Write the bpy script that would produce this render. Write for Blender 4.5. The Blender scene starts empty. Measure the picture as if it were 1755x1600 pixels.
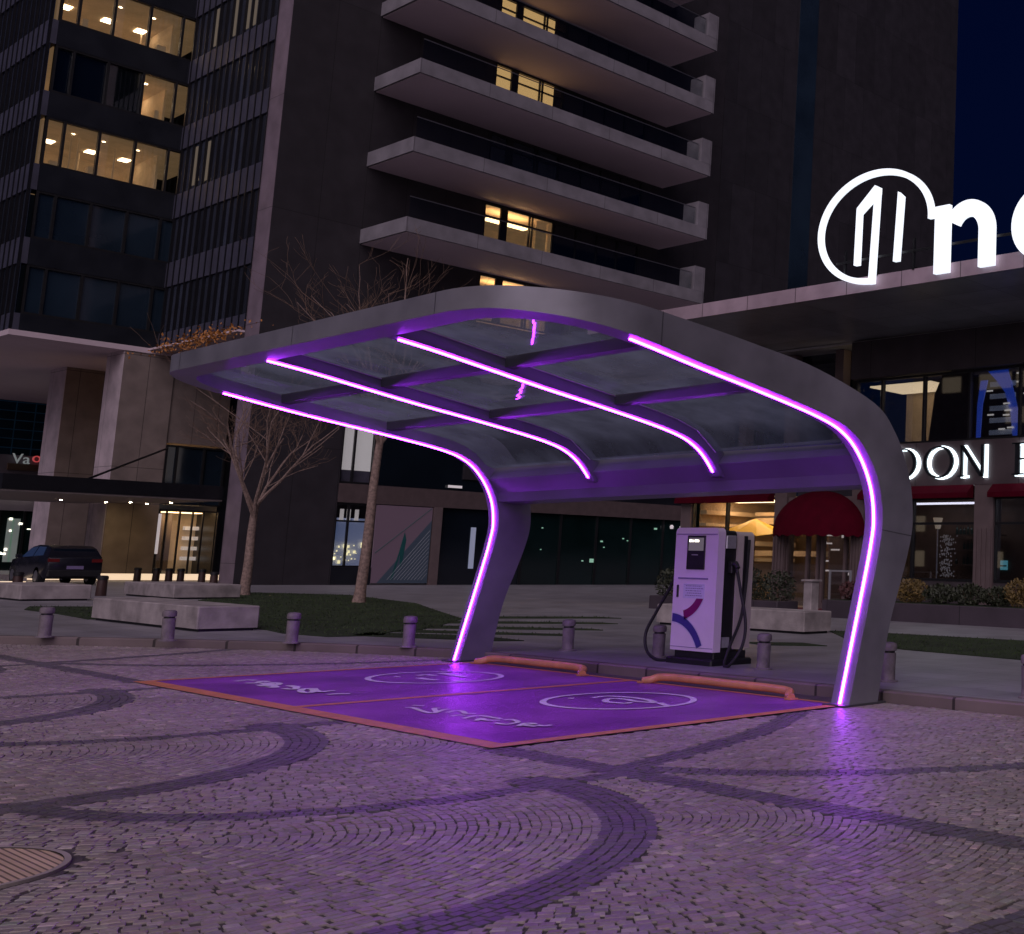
import bpy, math, random
import numpy as np
from mathutils import Vector, Matrix
random.seed(7); rng = np.random.default_rng(7)
S = bpy.context.scene; COL = S.collection
# ------------------------------------------------------------------ camera
cam_d = bpy.data.cameras.new("camera"); cam = bpy.data.objects.new("camera", cam_d); COL.objects.link(cam)
F = Vector((-0.57237026, 0.809699, 0.12953691)); R = Vector((0.81798386, 0.57485494, 0.02107632)); U = Vector((0.05739945, -0.11802256, 0.99135058))
cam.matrix_world = Matrix(((R.x, U.x, -F.x, 0), (R.y, U.y, -F.y, 0), (R.z, U.z, -F.z, 1.55), (0, 0, 0, 1)))
cam_d.lens = 41.477; cam_d.sensor_width = 36; cam_d.sensor_fit = 'HORIZONTAL'
cam_d.shift_x = -0.48164; cam_d.shift_y = -0.0533; cam_d.clip_end = 3000; cam_d.clip_start = 0.05
S.camera = cam
# ------------------------------------------------------------------ world: last light of dusk
W = bpy.data.worlds.new("World"); S.world = W; W.use_nodes = True
nt = W.node_tree; nt.nodes.clear()
sky = nt.nodes.new('ShaderNodeTexSky'); sky.sky_type = 'NISHITA'; sky.sun_disc = False
sky.sun_elevation = math.radians(-2.3); sky.sun_rotation = math.radians(200); sky.altitude = 200; sky.ozone_density = 4.0
bg = nt.nodes.new('ShaderNodeBackground'); bg.inputs[1].default_value = 0.15
wo = nt.nodes.new('ShaderNodeOutputWorld')
vm_ = nt.nodes.new('ShaderNodeVectorMath'); vm_.operation = 'MULTIPLY'; vm_.inputs[1].default_value = (.20, .62, 1.10)
nt.links.new(sky.outputs[0], vm_.inputs[0]); nt.links.new(vm_.outputs[0], bg.inputs[0]); nt.links.new(bg.outputs[0], wo.inputs[0])
# one very soft lamp: the glow of the lit city behind the viewer
sd = bpy.data.lights.new("city_glow", 'SUN'); sd.energy = 1.6; sd.angle = math.radians(75); sd.color = (1.0, 0.84, 0.96)
so = bpy.data.objects.new("city_glow", sd); COL.objects.link(so)
so.rotation_euler = Vector((-0.50, 0.78, -0.72)).to_track_quat('-Z', 'Y').to_euler()
S.view_settings.view_transform = 'Standard'; S.view_settings.look = 'None'; S.view_settings.exposure = 0.0; S.view_settings.gamma = 1
try:
    S.cycles.use_denoising = True; S.cycles.denoiser = 'OPENIMAGEDENOISE'
    S.cycles.max_bounces = 8; S.cycles.transparent_max_bounces = 16; S.cycles.sample_clamp_indirect = 6
    S.cycles.caustics_reflective = False; S.cycles.caustics_refractive = False
except Exception: pass
# ------------------------------------------------------------------ materials
def newmat(name):
    m = bpy.data.materials.new(name); m.use_nodes = True
    n = m.node_tree; b = n.nodes['Principled BSDF']; return m, n, b
def setb(b, **k):
    for a, v in k.items():
        a = a.replace('_', ' ')
        if a in b.inputs: b.inputs[a].default_value = v
def pbr(name, col, rough=0.6, metal=0.0, var=0.15, scale=3.0, bump=0.0, bscale=40.0, spec=0.5, dirt=0.0):
    m, n, b = newmat(name); L = n.links
    setb(b, Roughness=rough, Metallic=metal); b.inputs['Specular IOR Level'].default_value = spec
    tc = n.nodes.new('ShaderNodeTexCoord')
    no = n.nodes.new('ShaderNodeTexNoise'); no.inputs['Scale'].default_value = scale; no.inputs['Detail'].default_value = 6
    L.new(tc.outputs['Object'], no.inputs['Vector'])
    cr = n.nodes.new('ShaderNodeMapRange'); cr.inputs['From Min'].default_value = 0.3; cr.inputs['From Max'].default_value = 0.7
    cr.inputs['To Min'].default_value = 1 - var; cr.inputs['To Max'].default_value = 1 + var
    L.new(no.outputs['Fac'], cr.inputs['Value'])
    mx = n.nodes.new('ShaderNodeVectorMath'); mx.operation = 'SCALE'; mx.inputs[0].default_value = col[:3]
    L.new(cr.outputs[0], mx.inputs['Scale']); L.new(mx.outputs[0], b.inputs['Base Color'])
    rr = n.nodes.new('ShaderNodeMapRange'); rr.inputs['To Min'].default_value = max(0, rough - .08); rr.inputs['To Max'].default_value = min(1, rough + .12)
    L.new(no.outputs['Fac'], rr.inputs['Value']); L.new(rr.outputs[0], b.inputs['Roughness'])
    if bump:
        n2 = n.nodes.new('ShaderNodeTexNoise'); n2.inputs['Scale'].default_value = bscale; n2.inputs['Detail'].default_value = 4
        L.new(tc.outputs['Object'], n2.inputs['Vector'])
        bp = n.nodes.new('ShaderNodeBump'); bp.inputs['Strength'].default_value = bump; bp.inputs['Distance'].default_value = 0.02
        L.new(n2.outputs['Fac'], bp.inputs['Height']); L.new(bp.outputs[0], b.inputs['Normal'])
    return m
def panels(name, col, axes, pw, ph, rough=0.55, gap=0.012, var=0.25, mortar=0.25, offs=0.0, ox=0.0, oz=0.0, bump=0.3):
    """cladding panels with dark joints, axes 'YZ' / 'XZ' / 'XY' of world-aligned object space"""
    m, n, b = newmat(name); L = n.links; setb(b, Roughness=rough)
    tc = n.nodes.new('ShaderNodeTexCoord'); ge = n.nodes.new('ShaderNodeNewGeometry')
    sp = n.nodes.new('ShaderNodeSeparateXYZ'); L.new(ge.outputs['Position'], sp.inputs[0])
    cb = n.nodes.new('ShaderNodeCombineXYZ')
    for i, a in enumerate(axes):
        ad = n.nodes.new('ShaderNodeMath'); ad.operation = 'ADD'; ad.inputs[1].default_value = (ox, oz)[i]
        L.new(sp.outputs[a], ad.inputs[0]); L.new(ad.outputs[0], cb.inputs[i])
    br = n.nodes.new('ShaderNodeTexBrick'); br.offset = offs; br.squash = 1; br.inputs['Scale'].default_value = 1
    br.inputs['Brick Width'].default_value = pw; br.inputs['Row Height'].default_value = ph; br.inputs['Mortar Size'].default_value = gap
    br.inputs['Mortar Smooth'].default_value = 0.1
    br.inputs['Color1'].default_value = tuple(c * (1 + var) for c in col) + (1,); br.inputs['Color2'].default_value = tuple(c * (1 - var) for c in col) + (1,)
    br.inputs['Mortar'].default_value = tuple(c * mortar for c in col) + (1,)
    L.new(cb.outputs[0], br.inputs['Vector'])
    no = n.nodes.new('ShaderNodeTexNoise'); no.inputs['Scale'].default_value = 1.3; no.inputs['Detail'].default_value = 8
    L.new(ge.outputs['Position'], no.inputs['Vector'])
    mr = n.nodes.new('ShaderNodeMapRange'); mr.inputs['From Min'].default_value = .3; mr.inputs['From Max'].default_value = .7; mr.inputs['To Min'].default_value = .8; mr.inputs['To Max'].default_value = 1.2
    L.new(no.outputs['Fac'], mr.inputs['Value'])
    vm = n.nodes.new('ShaderNodeVectorMath'); vm.operation = 'SCALE'; L.new(br.outputs['Color'], vm.inputs[0]); L.new(mr.outputs[0], vm.inputs['Scale'])
    L.new(vm.outputs[0], b.inputs['Base Color'])
    bp = n.nodes.new('ShaderNodeBump'); bp.inputs['Strength'].default_value = bump; bp.inputs['Distance'].default_value = .01; bp.invert = True
    L.new(br.outputs['Fac'], bp.inputs['Height']); L.new(bp.outputs[0], b.inputs['Normal'])
    return m
def emit(name, col, s, body=(0.8, 0.8, 0.8)):
    m, n, b = newmat(name); setb(b, Roughness=0.4); b.inputs['Base Color'].default_value = body + (1,)
    b.inputs['Emission Color'].default_value = col + (1,); b.inputs['Emission Strength'].default_value = s; return m
def thinglass(name, tint=(0.8, 0.85, 0.9), refl=0.12, rough=0.02, spots=False):
    m = bpy.data.materials.new(name); m.use_nodes = True; n = m.node_tree; n.nodes.clear(); L = n.links
    o = n.nodes.new('ShaderNodeOutputMaterial'); tr = n.nodes.new('ShaderNodeBsdfTransparent'); gl = n.nodes.new('ShaderNodeBsdfGlossy')
    tr.inputs[0].default_value = tint + (1,); gl.inputs['Roughness'].default_value = rough
    lf_ = n.nodes.new('ShaderNodeLayerWeight'); lf_.inputs[0].default_value = .5
    lw = n.nodes.new('ShaderNodeMath'); lw.operation = 'POWER'; lw.inputs[1].default_value = 5; L.new(lf_.outputs['Facing'], lw.inputs[0])
    mr = n.nodes.new('ShaderNodeMapRange'); mr.inputs['To Min'].default_value = refl; mr.inputs['To Max'].default_value = 1.0
    L.new(lw.outputs[0], mr.inputs['Value'])
    mx = n.nodes.new('ShaderNodeMixShader'); L.new(mr.outputs[0], mx.inputs[0]); L.new(tr.outputs[0], mx.inputs[1]); L.new(gl.outputs[0], mx.inputs[2])
    if spots:      # film of dust on the pane
        df = n.nodes.new('ShaderNodeBsdfTranslucent'); df.inputs[0].default_value = (.42, .48, .66, 1)
        no = n.nodes.new('ShaderNodeTexNoise'); no.inputs['Scale'].default_value = 1.7; no.inputs['Detail'].default_value = 7
        tc = n.nodes.new('ShaderNodeTexCoord'); L.new(tc.outputs['Object'], no.inputs['Vector'])
        r2 = n.nodes.new('ShaderNodeMapRange'); r2.inputs['From Min'].default_value = .35; r2.inputs['From Max'].default_value = .7
        r2.inputs['To Min'].default_value = .22; r2.inputs['To Max'].default_value = .48; L.new(no.outputs['Fac'], r2.inputs['Value'])
        m2 = n.nodes.new('ShaderNodeMixShader'); L.new(r2.outputs[0], m2.inputs[0]); L.new(mx.outputs[0], m2.inputs[1]); L.new(df.outputs[0], m2.inputs[2]); mx = m2
    L.new(mx.outputs[0], o.inputs[0]); return m
M = {}
M['metal'] = pbr('canopy_metal', (.235, .228, .265), .36, .30, .25, 1.4, .05, 120)
M['metal_rib'] = pbr('canopy_rib_metal', (.15, .145, .185), .38, .2, .12, 1.5)
M['metal_dark'] = pbr('canopy_metal_dark', (.10, .10, .115), .4, .4, .1, 1.5)
M['led'] = emit('led_tube', (0.37, 0.022, 1.0), 50.0)
M['cglass'] = thinglass('canopy_glass', (.66, .70, .80), .10, .015, True)
M['cglass2'] = thinglass('curved_canopy_glass', (.66, .70, .80), .04, .05, True)
for q_ in M['cglass2'].node_tree.nodes:
    if q_.type == 'BSDF_GLOSSY': q_.inputs[0].default_value = (.0, .0, .0, 1)
M['glass'] = thinglass('window_glass', (.88, .9, .9), .06)
M['bal_glass'] = thinglass('balustrade_glass', (.88, .91, .91), .05)
M['darkglass'] = pbr('dark_glass', (.006, .010, .016), .06, 0, .3, .3, spec=.9)
M['blueglass'] = pbr('blue_dark_glass', (.016, .028, .044), .07, 0, .4, .25, spec=.9)
M['greyglass'] = panels('grey_blue_glass', (.030, .036, .056), 'XZ', .70, 40, ox=.1, oz=3, var=.55, gap=.01, rough=.08, bump=0)  # pane colour lifted to stand for grey-blue reflections
M['greenglass'] = pbr('green_dark_glass', (.004, .014, .014), .05, 0, .4, .3, spec=.9)
M['stone_brown'] = panels('dark_brown_stone', (.028, .024, .029), 'YZ', 1.9, 10.2, ox=-22.0, oz=4.1, var=.12)
M['stone_wing'] = panels('dark_brown_stone_wing', (.029, .026, .032), 'YZ', 1.92, 5.1, ox=-46.5, oz=0.9, var=.16, offs=.5)
M['stone_lilac'] = panels('pale_stone_lilac', (.20, .155, .19), 'XZ', 1.35, 5.1, oz=4.1, ox=.45, var=.05)
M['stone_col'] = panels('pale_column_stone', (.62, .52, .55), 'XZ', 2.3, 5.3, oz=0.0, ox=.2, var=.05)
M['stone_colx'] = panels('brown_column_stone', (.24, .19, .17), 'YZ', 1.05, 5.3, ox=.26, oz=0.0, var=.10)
M['soffit'] = pbr('cream_soffit', (.74, .60, .65), .7, 0, .05, .3)
M['balcony'] = panels('balcony_concrete', (.225, .21, .235), 'YZ', 3.3, 40, ox=.6, oz=3, var=.04, gap=.012, mortar=.35)
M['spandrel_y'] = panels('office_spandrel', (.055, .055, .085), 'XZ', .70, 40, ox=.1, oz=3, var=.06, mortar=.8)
M['spandrel_x'] = pbr('dark_shaded_spandrel', (.013, .015, .021), .3, 0, .2, 1)  # darker copy, shade of the +X faces put into the colour; plain dark elsewhere
M['fin'] = pbr('black_mullion', (.012, .012, .016), .35, .3, .1, 4)
M['frame'] = pbr('black_window_frame', (.015, .015, .017), .4, .2, .1, 4)
M['black'] = pbr('black_plastic', (.012, .012, .014), .45, 0, .2, 8)
M['rubber'] = pbr('black_cable_rubber', (.010, .010, .012), .55, 0, .1, 8)
M['fascia_pale'] = panels('pale_fascia_panels', (.42, .32, .37), 'XZ', 1.85, 40, ox=.28, oz=5, var=.04, gap=.014)
M['soffit_dark'] = panels('dark_soffit_boards', (.20, .20, .22), 'XY', 1.85, 1.3, ox=.3, var=.2, rough=.28)
M['band_brown'] = panels('brown_band_panels', (.095, .07, .075), 'XZ', 3.7, 40, oz=3, var=.08, rough=.5)
M['band_dark'] = panels('dark_band_panels', (.055, .045, .050), 'XZ', 4.0, 40, oz=3, var=.1, rough=.45)
M['pillar'] = pbr('fluted_pillar_stone', (.15, .11, .11), .6, 0, .1, 3)
M['red'] = pbr('red_awning_fabric', (.085, .002, .012), .9, 0, .15, 3, .2, 60, spec=.08)
M['concrete'] = pbr('bench_concrete', (.33, .29, .29), .75, 0, .38, 2.4, .35, 30)
M['kerb'] = panels('kerb_stone', (.16, .125, .12), 'XZ', 1.0, 40, oz=3, var=.18, gap=.02)
M['bollard'] = pbr('bollard_cast_stone', (.20, .17, .185), .6, 0, .3, 9, .5, 60)
M['planter'] = panels('dark_planter', (.055, .042, .055), 'XZ', 2.2, 40, oz=3, var=.1)
M['bark'] = pbr('tree_bark', (.27, .19, .16), .8, 0, .45, 14, .6, 50)
M['twig'] = pbr('twig_bark', (.19, .12, .085), .8, 0, .3, 8)
M['leaf_dry'] = pbr('dry_orange_leaves', (.40, .16, .035), .7, 0, .4, 6)
M['hedge'] = pbr('hedge_leaves', (.022, .028, .011), .6, 0, .5, 5)
M['hedge_y'] = pbr('yellow_shrub_leaves', (.13, .085, .02), .6, 0, .4, 5)
M['hedge_r'] = pbr('reddish_shrub_leaves', (.075, .022, .022), .6, 0, .4, 5)
M['grass'] = pbr('grass_blades', (.030, .055, .012), .7, 0, .5, 1.2)
M['turf'] = pbr('turf_soil', (.018, .032, .010), .9, 0, .5, 2.0, .6, 60)
M['orange'] = pbr('orange_line_paint', (.58, .24, .095), .5, 0, .18, 7, .3, 60)
M['orange_tube'] = pbr('orange_tube_paint', (.60, .27, .12), .33, 0, .15, 6)
M['white_paint'] = pbr('white_road_paint', (.72, .70, .74), .5, 0, .15, 9, .3, 70)
M['shell'] = pbr('white_shell_plastic', (.76, .64, .80), .32, 0, .04, 3)
M['shell2'] = pbr('beige_shell_plastic', (.50, .44, .42), .4, 0, .05, 3)
M['magenta'] = pbr('magenta_sticker', (.22, .008, .13), .4, 0, .05, 6)
M['blue_st'] = pbr('blue_sticker', (.055, .045, .26), .4, 0, .05, 6)
M['paper'] = pbr('notice_paper', (.62, .58, .78), .5, 0, .05, 30)
M['inkgrey'] = pbr('printed_grey_ink', (.22, .17, .34), .5, 0, .05, 30)
M['silver'] = pbr('silver_badge', (.55, .55, .58), .3, .6, .1, 20)
M['car_paint'] = pbr('dark_car_paint', (.020, .020, .030), .22, .4, .1, 2)
M['tyre'] = pbr('tyre_rubber', (.012, .012, .012), .8, 0, .1, 6)
M['rim'] = pbr('wheel_rim_metal', (.30, .30, .33), .3, .8, .1, 6)
M['tan'] = panels('manhole_tan', (.66, .48, .35), 'XY', 60, .034, ox=0, gap=.006, var=.08, mortar=.3, rough=.5)
M['white_glow'] = emit('white_sign_light', (.82, .90, 1.0), 1.08)
M['halo'] = emit('letter_halo_light', (.78, .93, 1.0), 1.6)
M['letter_dark'] = pbr('dark_letter_face', (.018, .022, .028), .35, .2, .1, 6)
M['warm_wall'] = pbr('glowing_interior_wall', (.60, .46, .33), .8, 0, .3, .9)
M['warm_wall'].node_tree.nodes['Principled BSDF'].inputs['Emission Color'].default_value = (1, .62, .31, 1)
M['warm_wall'].node_tree.nodes['Principled BSDF'].inputs['Emission Strength'].default_value = .10  # faint emission stands for lamplight on walls and furnishings
M['warm_floor'] = pbr('office_floor', (.22, .17, .12), .6, 0, .2, 1)
M['warm_lamp'] = emit('warm_ceiling_lamp', (1.0, .68, .32), 7.0)
M['warm_lamp2'] = emit('warm_lamp_panel', (1.0, .60, .27), 6.5)
M['curtain'] = emit('lit_curtain', (1.0, .56, .22), .85, (.3, .22, .15))
M['spot'] = emit('downlight_lens', (1.0, .78, .50), 170.0)
M['step_glow'] = emit('lit_step_edge', (1.0, .72, .45), .85)
M['steel'] = pbr('brushed_steel', (.32, .31, .33), .3, .8, .1, 6)
M['wall_warm'] = panels('downlit_wall_stone', (.36, .27, .19), 'YZ', 1.05, 6, ox=.26, oz=2, var=.06)
M['yellow'] = emit('yellow_awning_glow', (1.0, .48, .07), .5, (.7, .4, .05))
M['teal'] = emit('teal_display_light', (.10, .50, .60), .5)
M['dimwhite'] = emit('dim_white_panel', (.80, .70, .72), .42)
M['screen'] = emit('screen_dim', (.45, .38, .45), .22, (.05, .05, .05))
M['bright_white'] = emit('bright_bulb', (1.0, .92, .75), 3.0)
M['green_lit'] = emit('green_shop_light', (.10, .55, .28), .45)
M['bottle'] = pbr('dark_bottle_glass', (.03, .06, .05), .1, 0, .2, 9)
M['wood_int'] = pbr('added_pole_wood', (.12, .07, .045), .5, 0, .2, 3)
M['city'] = panels('distant_facade', (.30, .25, .22), 'XZ', 4, 3.4, var=.1)
M['city_lit'] = emit('distant_lit_floor', (1.0, .78, .50), .28)
M['city_blue'] = emit('distant_blue_strip', (.03, .14, 1.0), .35)
# striped glazing with a light grid (far curtain wall)
M['far_grid'] = panels('far_curtain_wall', (.005, .022, .040), 'YZ', 1.05, .62, ox=.2, gap=.035, var=.3, mortar=5.5, rough=.2)
M['far_wall'] = pbr('far_parapet', (.20, .17, .20), .7, 0, .1, 1)
M['red_glow'] = emit('red_sign_light', (.9, .06, .06), .35)
M['white_dim'] = emit('white_sign_letter', (.7, .8, .8), .16)
# cobbles: colour from a per-stone attribute
m, n, b = newmat('cobblestone'); L = n.links
at_ = n.nodes.new('ShaderNodeAttribute'); at_.attribute_name = 'stone_col'
no = n.nodes.new('ShaderNodeTexNoise'); no.inputs['Scale'].default_value = 45; no.inputs['Detail'].default_value = 5
n3 = n.nodes.new('ShaderNodeTexNoise'); n3.inputs['Scale'].default_value = .8; n3.inputs['Detail'].default_value = 5
ge = n.nodes.new('ShaderNodeNewGeometry'); L.new(ge.outputs['Position'], no.inputs['Vector']); L.new(ge.outputs['Position'], n3.inputs['Vector'])
a1 = n.nodes.new('ShaderNodeMath'); a1.operation = 'ADD'; L.new(no.outputs['Fac'], a1.inputs[0]); L.new(n3.outputs['Fac'], a1.inputs[1])
mr = n.nodes.new('ShaderNodeMapRange'); mr.inputs['From Min'].default_value = .6; mr.inputs['From Max'].default_value = 1.4; mr.inputs['To Min'].default_value = .68; mr.inputs['To Max'].default_value = 1.32
L.new(a1.outputs[0], mr.inputs['Value'])
vm = n.nodes.new('ShaderNodeVectorMath'); vm.operation = 'SCALE'; L.new(at_.outputs['Color'], vm.inputs[0]); L.new(mr.outputs[0], vm.inputs['Scale']); L.new(vm.outputs[0], b.inputs['Base Color'])
r2 = n.nodes.new('ShaderNodeMapRange'); r2.inputs['To Min'].default_value = .30; r2.inputs['To Max'].default_value = .58; L.new(no.outputs['Fac'], r2.inputs['Value']); L.new(r2.outputs[0], b.inputs['Roughness'])
bp = n.nodes.new('ShaderNodeBump'); bp.inputs['Strength'].default_value = .5; bp.inputs['Distance'].default_value = .006; L.new(no.outputs['Fac'], bp.inputs['Height']); L.new(bp.outputs[0], b.inputs['Normal'])
M['cobble'] = m
M['mortar'] = pbr('joint_sand', (.085, .072, .070), .85, 0, .35, 6, .4, 90)
# painted bay: purple paint over the setts, faint sett pattern
m, n, b = newmat('purple_bay_paint'); L = n.links
ge = n.nodes.new('ShaderNodeNewGeometry'); vo = n.nodes.new('ShaderNodeTexVoronoi'); vo.feature = 'DISTANCE_TO_EDGE'; vo.inputs['Scale'].default_value = 9
L.new(ge.outputs['Position'], vo.inputs['Vector'])
no = n.nodes.new('ShaderNodeTexNoise'); no.inputs['Scale'].default_value = 60; no.inputs['Detail'].default_value = 4; L.new(ge.outputs['Position'], no.inputs['Vector'])
n3 = n.nodes.new('ShaderNodeTexNoise'); n3.inputs['Scale'].default_value = 1.1; n3.inputs['Detail'].default_value = 6; L.new(ge.outputs['Position'], n3.inputs['Vector'])
cr = n.nodes.new('ShaderNodeValToRGB'); cr.color_ramp.elements[0].position = .35; cr.color_ramp.elements[0].color = (.18, .045, .27, 1); cr.color_ramp.elements[1].position = .7; cr.color_ramp.elements[1].color = (.34, .090, .47, 1)
L.new(n3.outputs['Fac'], cr.inputs[0]); L.new(cr.outputs[0], b.inputs['Base Color'])
mi = n.nodes.new('ShaderNodeMath'); mi.operation = 'MINIMUM'; mi.inputs[1].default_value = .12; L.new(vo.outputs['Distance'], mi.inputs[0])
b1 = n.nodes.new('ShaderNodeBump'); b1.inputs['Strength'].default_value = .6; b1.inputs['Distance'].default_value = .03; L.new(mi.outputs[0], b1.inputs['Height'])
b2 = n.nodes.new('ShaderNodeBump'); b2.inputs['Strength'].default_value = .8; b2.inputs['Distance'].default_value = .01; L.new(no.outputs['Fac'], b2.inputs['Height']); L.new(b1.outputs[0], b2.inputs['Normal']); L.new(b2.outputs[0], b.inputs['Normal'])
r2 = n.nodes.new('ShaderNodeMapRange'); r2.inputs['To Min'].default_value = .22; r2.inputs['To Max'].default_value = .5; L.new(no.outputs['Fac'], r2.inputs['Value']); L.new(r2.outputs[0], b.inputs['Roughness'])
M['purple'] = m
# pavement slabs
M['slabs'] = panels('pavement_slabs', (.25, .24, .265), 'XY', 1.2, .6, offs=.5, var=.10, gap=.008, rough=.42, mortar=.5)
# poster with a cable bridge: pale lilac sky, teal water
m, n, b = newmat('bridge_poster'); L = n.links
ge = n.nodes.new('ShaderNodeNewGeometry'); sp = n.nodes.new('ShaderNodeSeparateXYZ'); L.new(ge.outputs['Position'], sp.inputs[0])
ma = n.nodes.new('ShaderNodeMath'); ma.operation = 'MULTIPLY_ADD'; ma.inputs[1].default_value = -1.25; ma.inputs[2].default_value = 34.7; L.new(sp.outputs['Y'], ma.inputs[0])
sb = n.nodes.new('ShaderNodeMath'); sb.operation = 'ADD'; L.new(ma.outputs[0], sb.inputs[0]); L.new(sp.outputs['Z'], sb.inputs[1])
cr = n.nodes.new('ShaderNodeValToRGB'); cr.color_ramp.elements[0].position = .0; cr.color_ramp.elements[0].color = (.075, .11, .15, 1); cr.color_ramp.elements[1].position = .06; cr.color_ramp.elements[1].color = (.24, .17, .22, 1)
e = cr.color_ramp.elements.new(.03); e.color = (.10, .13, .17, 1); L.new(sb.outputs[0], cr.inputs[0]); L.new(cr.outputs[0], b.inputs['Base Color'])
M['poster'] = m
M['poster_line'] = pbr('poster_pale_line', (.30, .34, .38), .5, 0, .1, 5)
M['poster_teal'] = pbr('poster_teal_ink', (.01, .10, .10), .5, 0, .1, 5)

# ------------------------------------------------------------------ mesh helpers
class MB:
    def __init__(s): s.v = []; s.f = []
    def quad(s, *p):
        k = len(s.v); s.v += [tuple(q) for q in p]; s.f.append(tuple(range(k, k + len(p)))); return s
    def box(s, x0, x1, y0, y1, z0, z1):
        k = len(s.v)
        s.v += [(x, y, z) for z in (z0, z1) for x, y in ((x0, y0), (x1, y0), (x1, y1), (x0, y1))]
        s.f += [tuple(k + i for i in q) for q in ((3, 2, 1, 0), (4, 5, 6, 7), (0, 1, 5, 4), (1, 2, 6, 5), (2, 3, 7, 6), (3, 0, 4, 7))]
        return s
    def bbox(s, x0, x1, y0, y1, z0, z1, c=.01):
        """box with chamfered vertical and top edges"""
        k = len(s.v)
        def ring(x0, x1, y0, y1, z, c): return [(x0 + c, y0, z), (x1 - c, y0, z), (x1, y0 + c, z), (x1, y1 - c, z), (x1 - c, y1, z), (x0 + c, y1, z), (x0, y1 - c, z), (x0, y0 + c, z)]
        s.v += ring(x0, x1, y0, y1, z0, c) + ring(x0, x1, y0, y1, z1 - c, c) + ring(x0 + c, x1 - c, y0 + c, y1 - c, z1, c * .4)
        for r in (0, 8):
            for i in range(8): s.f.append((k + r + i, k + r + (i + 1) % 8, k + r + 8 + (i + 1) % 8, k + r + 8 + i))
        s.f.append(tuple(k + 16 + i for i in range(8))); s.f.append(tuple(k + 7 - i for i in range(8))); return s
    def prism(s, poly, a, b_, axis='Z'):
        """extrude a 2-D polygon between a and b along an axis"""
        k = len(s.v); n_ = len(poly)
        def mk(p, t): return {'Z': (p[0], p[1], t), 'Y': (p[0], t, p[1]), 'X': (t, p[0], p[1])}[axis]
        s.v += [mk(p, a) for p in poly] + [mk(p, b_) for p in poly]
        s.f += [tuple(k + i for i in range(n_ - 1, -1, -1)), tuple(k + n_ + i for i in range(n_))]
        s.f += [(k + i, k + (i + 1) % n_, k + n_ + (i + 1) % n_, k + n_ + i) for i in range(n_)]
        return s
    def tube(s, pts, r, seg=8, caps=True):
        pts = [Vector(p) for p in pts]; rs = r if isinstance(r, (list, tuple)) else [r] * len(pts)
        k0 = len(s.v); up = Vector((0, 0, 1)); prev = None
        for i, p in enumerate(pts):
            d = (pts[min(i + 1, len(pts) - 1)] - pts[max(i - 1, 0)]); d.normalize()
            if prev is None: a = d.cross(up if abs(d.z) < .95 else Vector((1, 0, 0)))
            else: a = prev - d * prev.dot(d)
            a.normalize(); prev = a; b_ = d.cross(a)
            for j in range(seg):
                t = 2 * math.pi * j / seg; s.v.append(tuple(p + (a * math.cos(t) + b_ * math.sin(t)) * rs[i]))
        for i in range(len(pts) - 1):
            for j in range(seg): s.f.append((k0 + i * seg + j, k0 + i * seg + (j + 1) % seg, k0 + (i + 1) * seg + (j + 1) % seg, k0 + (i + 1) * seg + j))
        if caps:
            s.f.append(tuple(k0 + j for j in range(seg - 1, -1, -1))); e = k0 + (len(pts) - 1) * seg; s.f.append(tuple(e + j for j in range(seg)))
        return s
    def lathe(s, prof, cx, cy, seg=20):
        k0 = len(s.v)
        for r, z in prof:
            for j in range(seg):
                t = 2 * math.pi * j / seg; s.v.append((cx + r * math.cos(t), cy + r * math.sin(t), z))
        for i in range(len(prof) - 1):
            for j in range(seg): s.f.append((k0 + i * seg + j, k0 + i * seg + (j + 1) % seg, k0 + (i + 1) * seg + (j + 1) % seg, k0 + (i + 1) * seg + j))
        e = k0 + (len(prof) - 1) * seg; s.f.append(tuple(e + j for j in range(seg))); s.f.append(tuple(k0 + j for j in range(seg - 1, -1, -1)))
        return s
    def sweep(s, secs, closed=True, caps=True):
        """secs: list of cross sections with the same number of points"""
        k = len(s.v); n_ = len(secs[0])
        for c in secs: s.v += [tuple(p) for p in c]
        for i in range(len(secs) - 1):
            for j in range(n_ if closed else n_ - 1): s.f.append((k + i * n_ + j, k + i * n_ + (j + 1) % n_, k + (i + 1) * n_ + (j + 1) % n_, k + (i + 1) * n_ + j))
        if caps and closed: s.f.append(tuple(k + j for j in range(n_ - 1, -1, -1))); e = k + (len(secs) - 1) * n_; s.f.append(tuple(e + j for j in range(n_)))
        return s
    def build(s, name, mat, parent=None, loc=None, smooth=False, sharp=35):
        me = bpy.data.meshes.new(name)
        off = Vector(parent['_o']) if parent is not None else Vector(loc or (0, 0, 0))
        me.from_pydata([(v[0] - off.x, v[1] - off.y, v[2] - off.z) for v in s.v], [], s.f); me.update()
        import bmesh
        bm = bmesh.new(); bm.from_mesh(me); bmesh.ops.recalc_face_normals(bm, faces=bm.faces); bm.to_mesh(me); bm.free()
        o = bpy.data.objects.new(name, me); COL.objects.link(o); me.materials.append(mat)
        if smooth:
            me.polygons.foreach_set('use_smooth', [True] * len(me.polygons))
            try: me.set_sharp_from_angle(angle=math.radians(sharp))
            except Exception: pass
        if parent is not None: o.parent = parent
        else: o.location = off
        o['_o'] = tuple(off); return o
def T(name, label, cat, loc=(0, 0, 0), group=None):
    o = bpy.data.objects.new(name, None); COL.objects.link(o); o.location = loc; o['_o'] = tuple(loc); o['label'] = label; o['category'] = cat
    o.empty_display_size = .2
    if group: o['group'] = group
    return o
def tag(o, label, cat, group=None):
    o['label'] = label; o['category'] = cat
    if group: o['group'] = group
    return o
def struct(o, kind='structure'): o['kind'] = kind; return o
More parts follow.
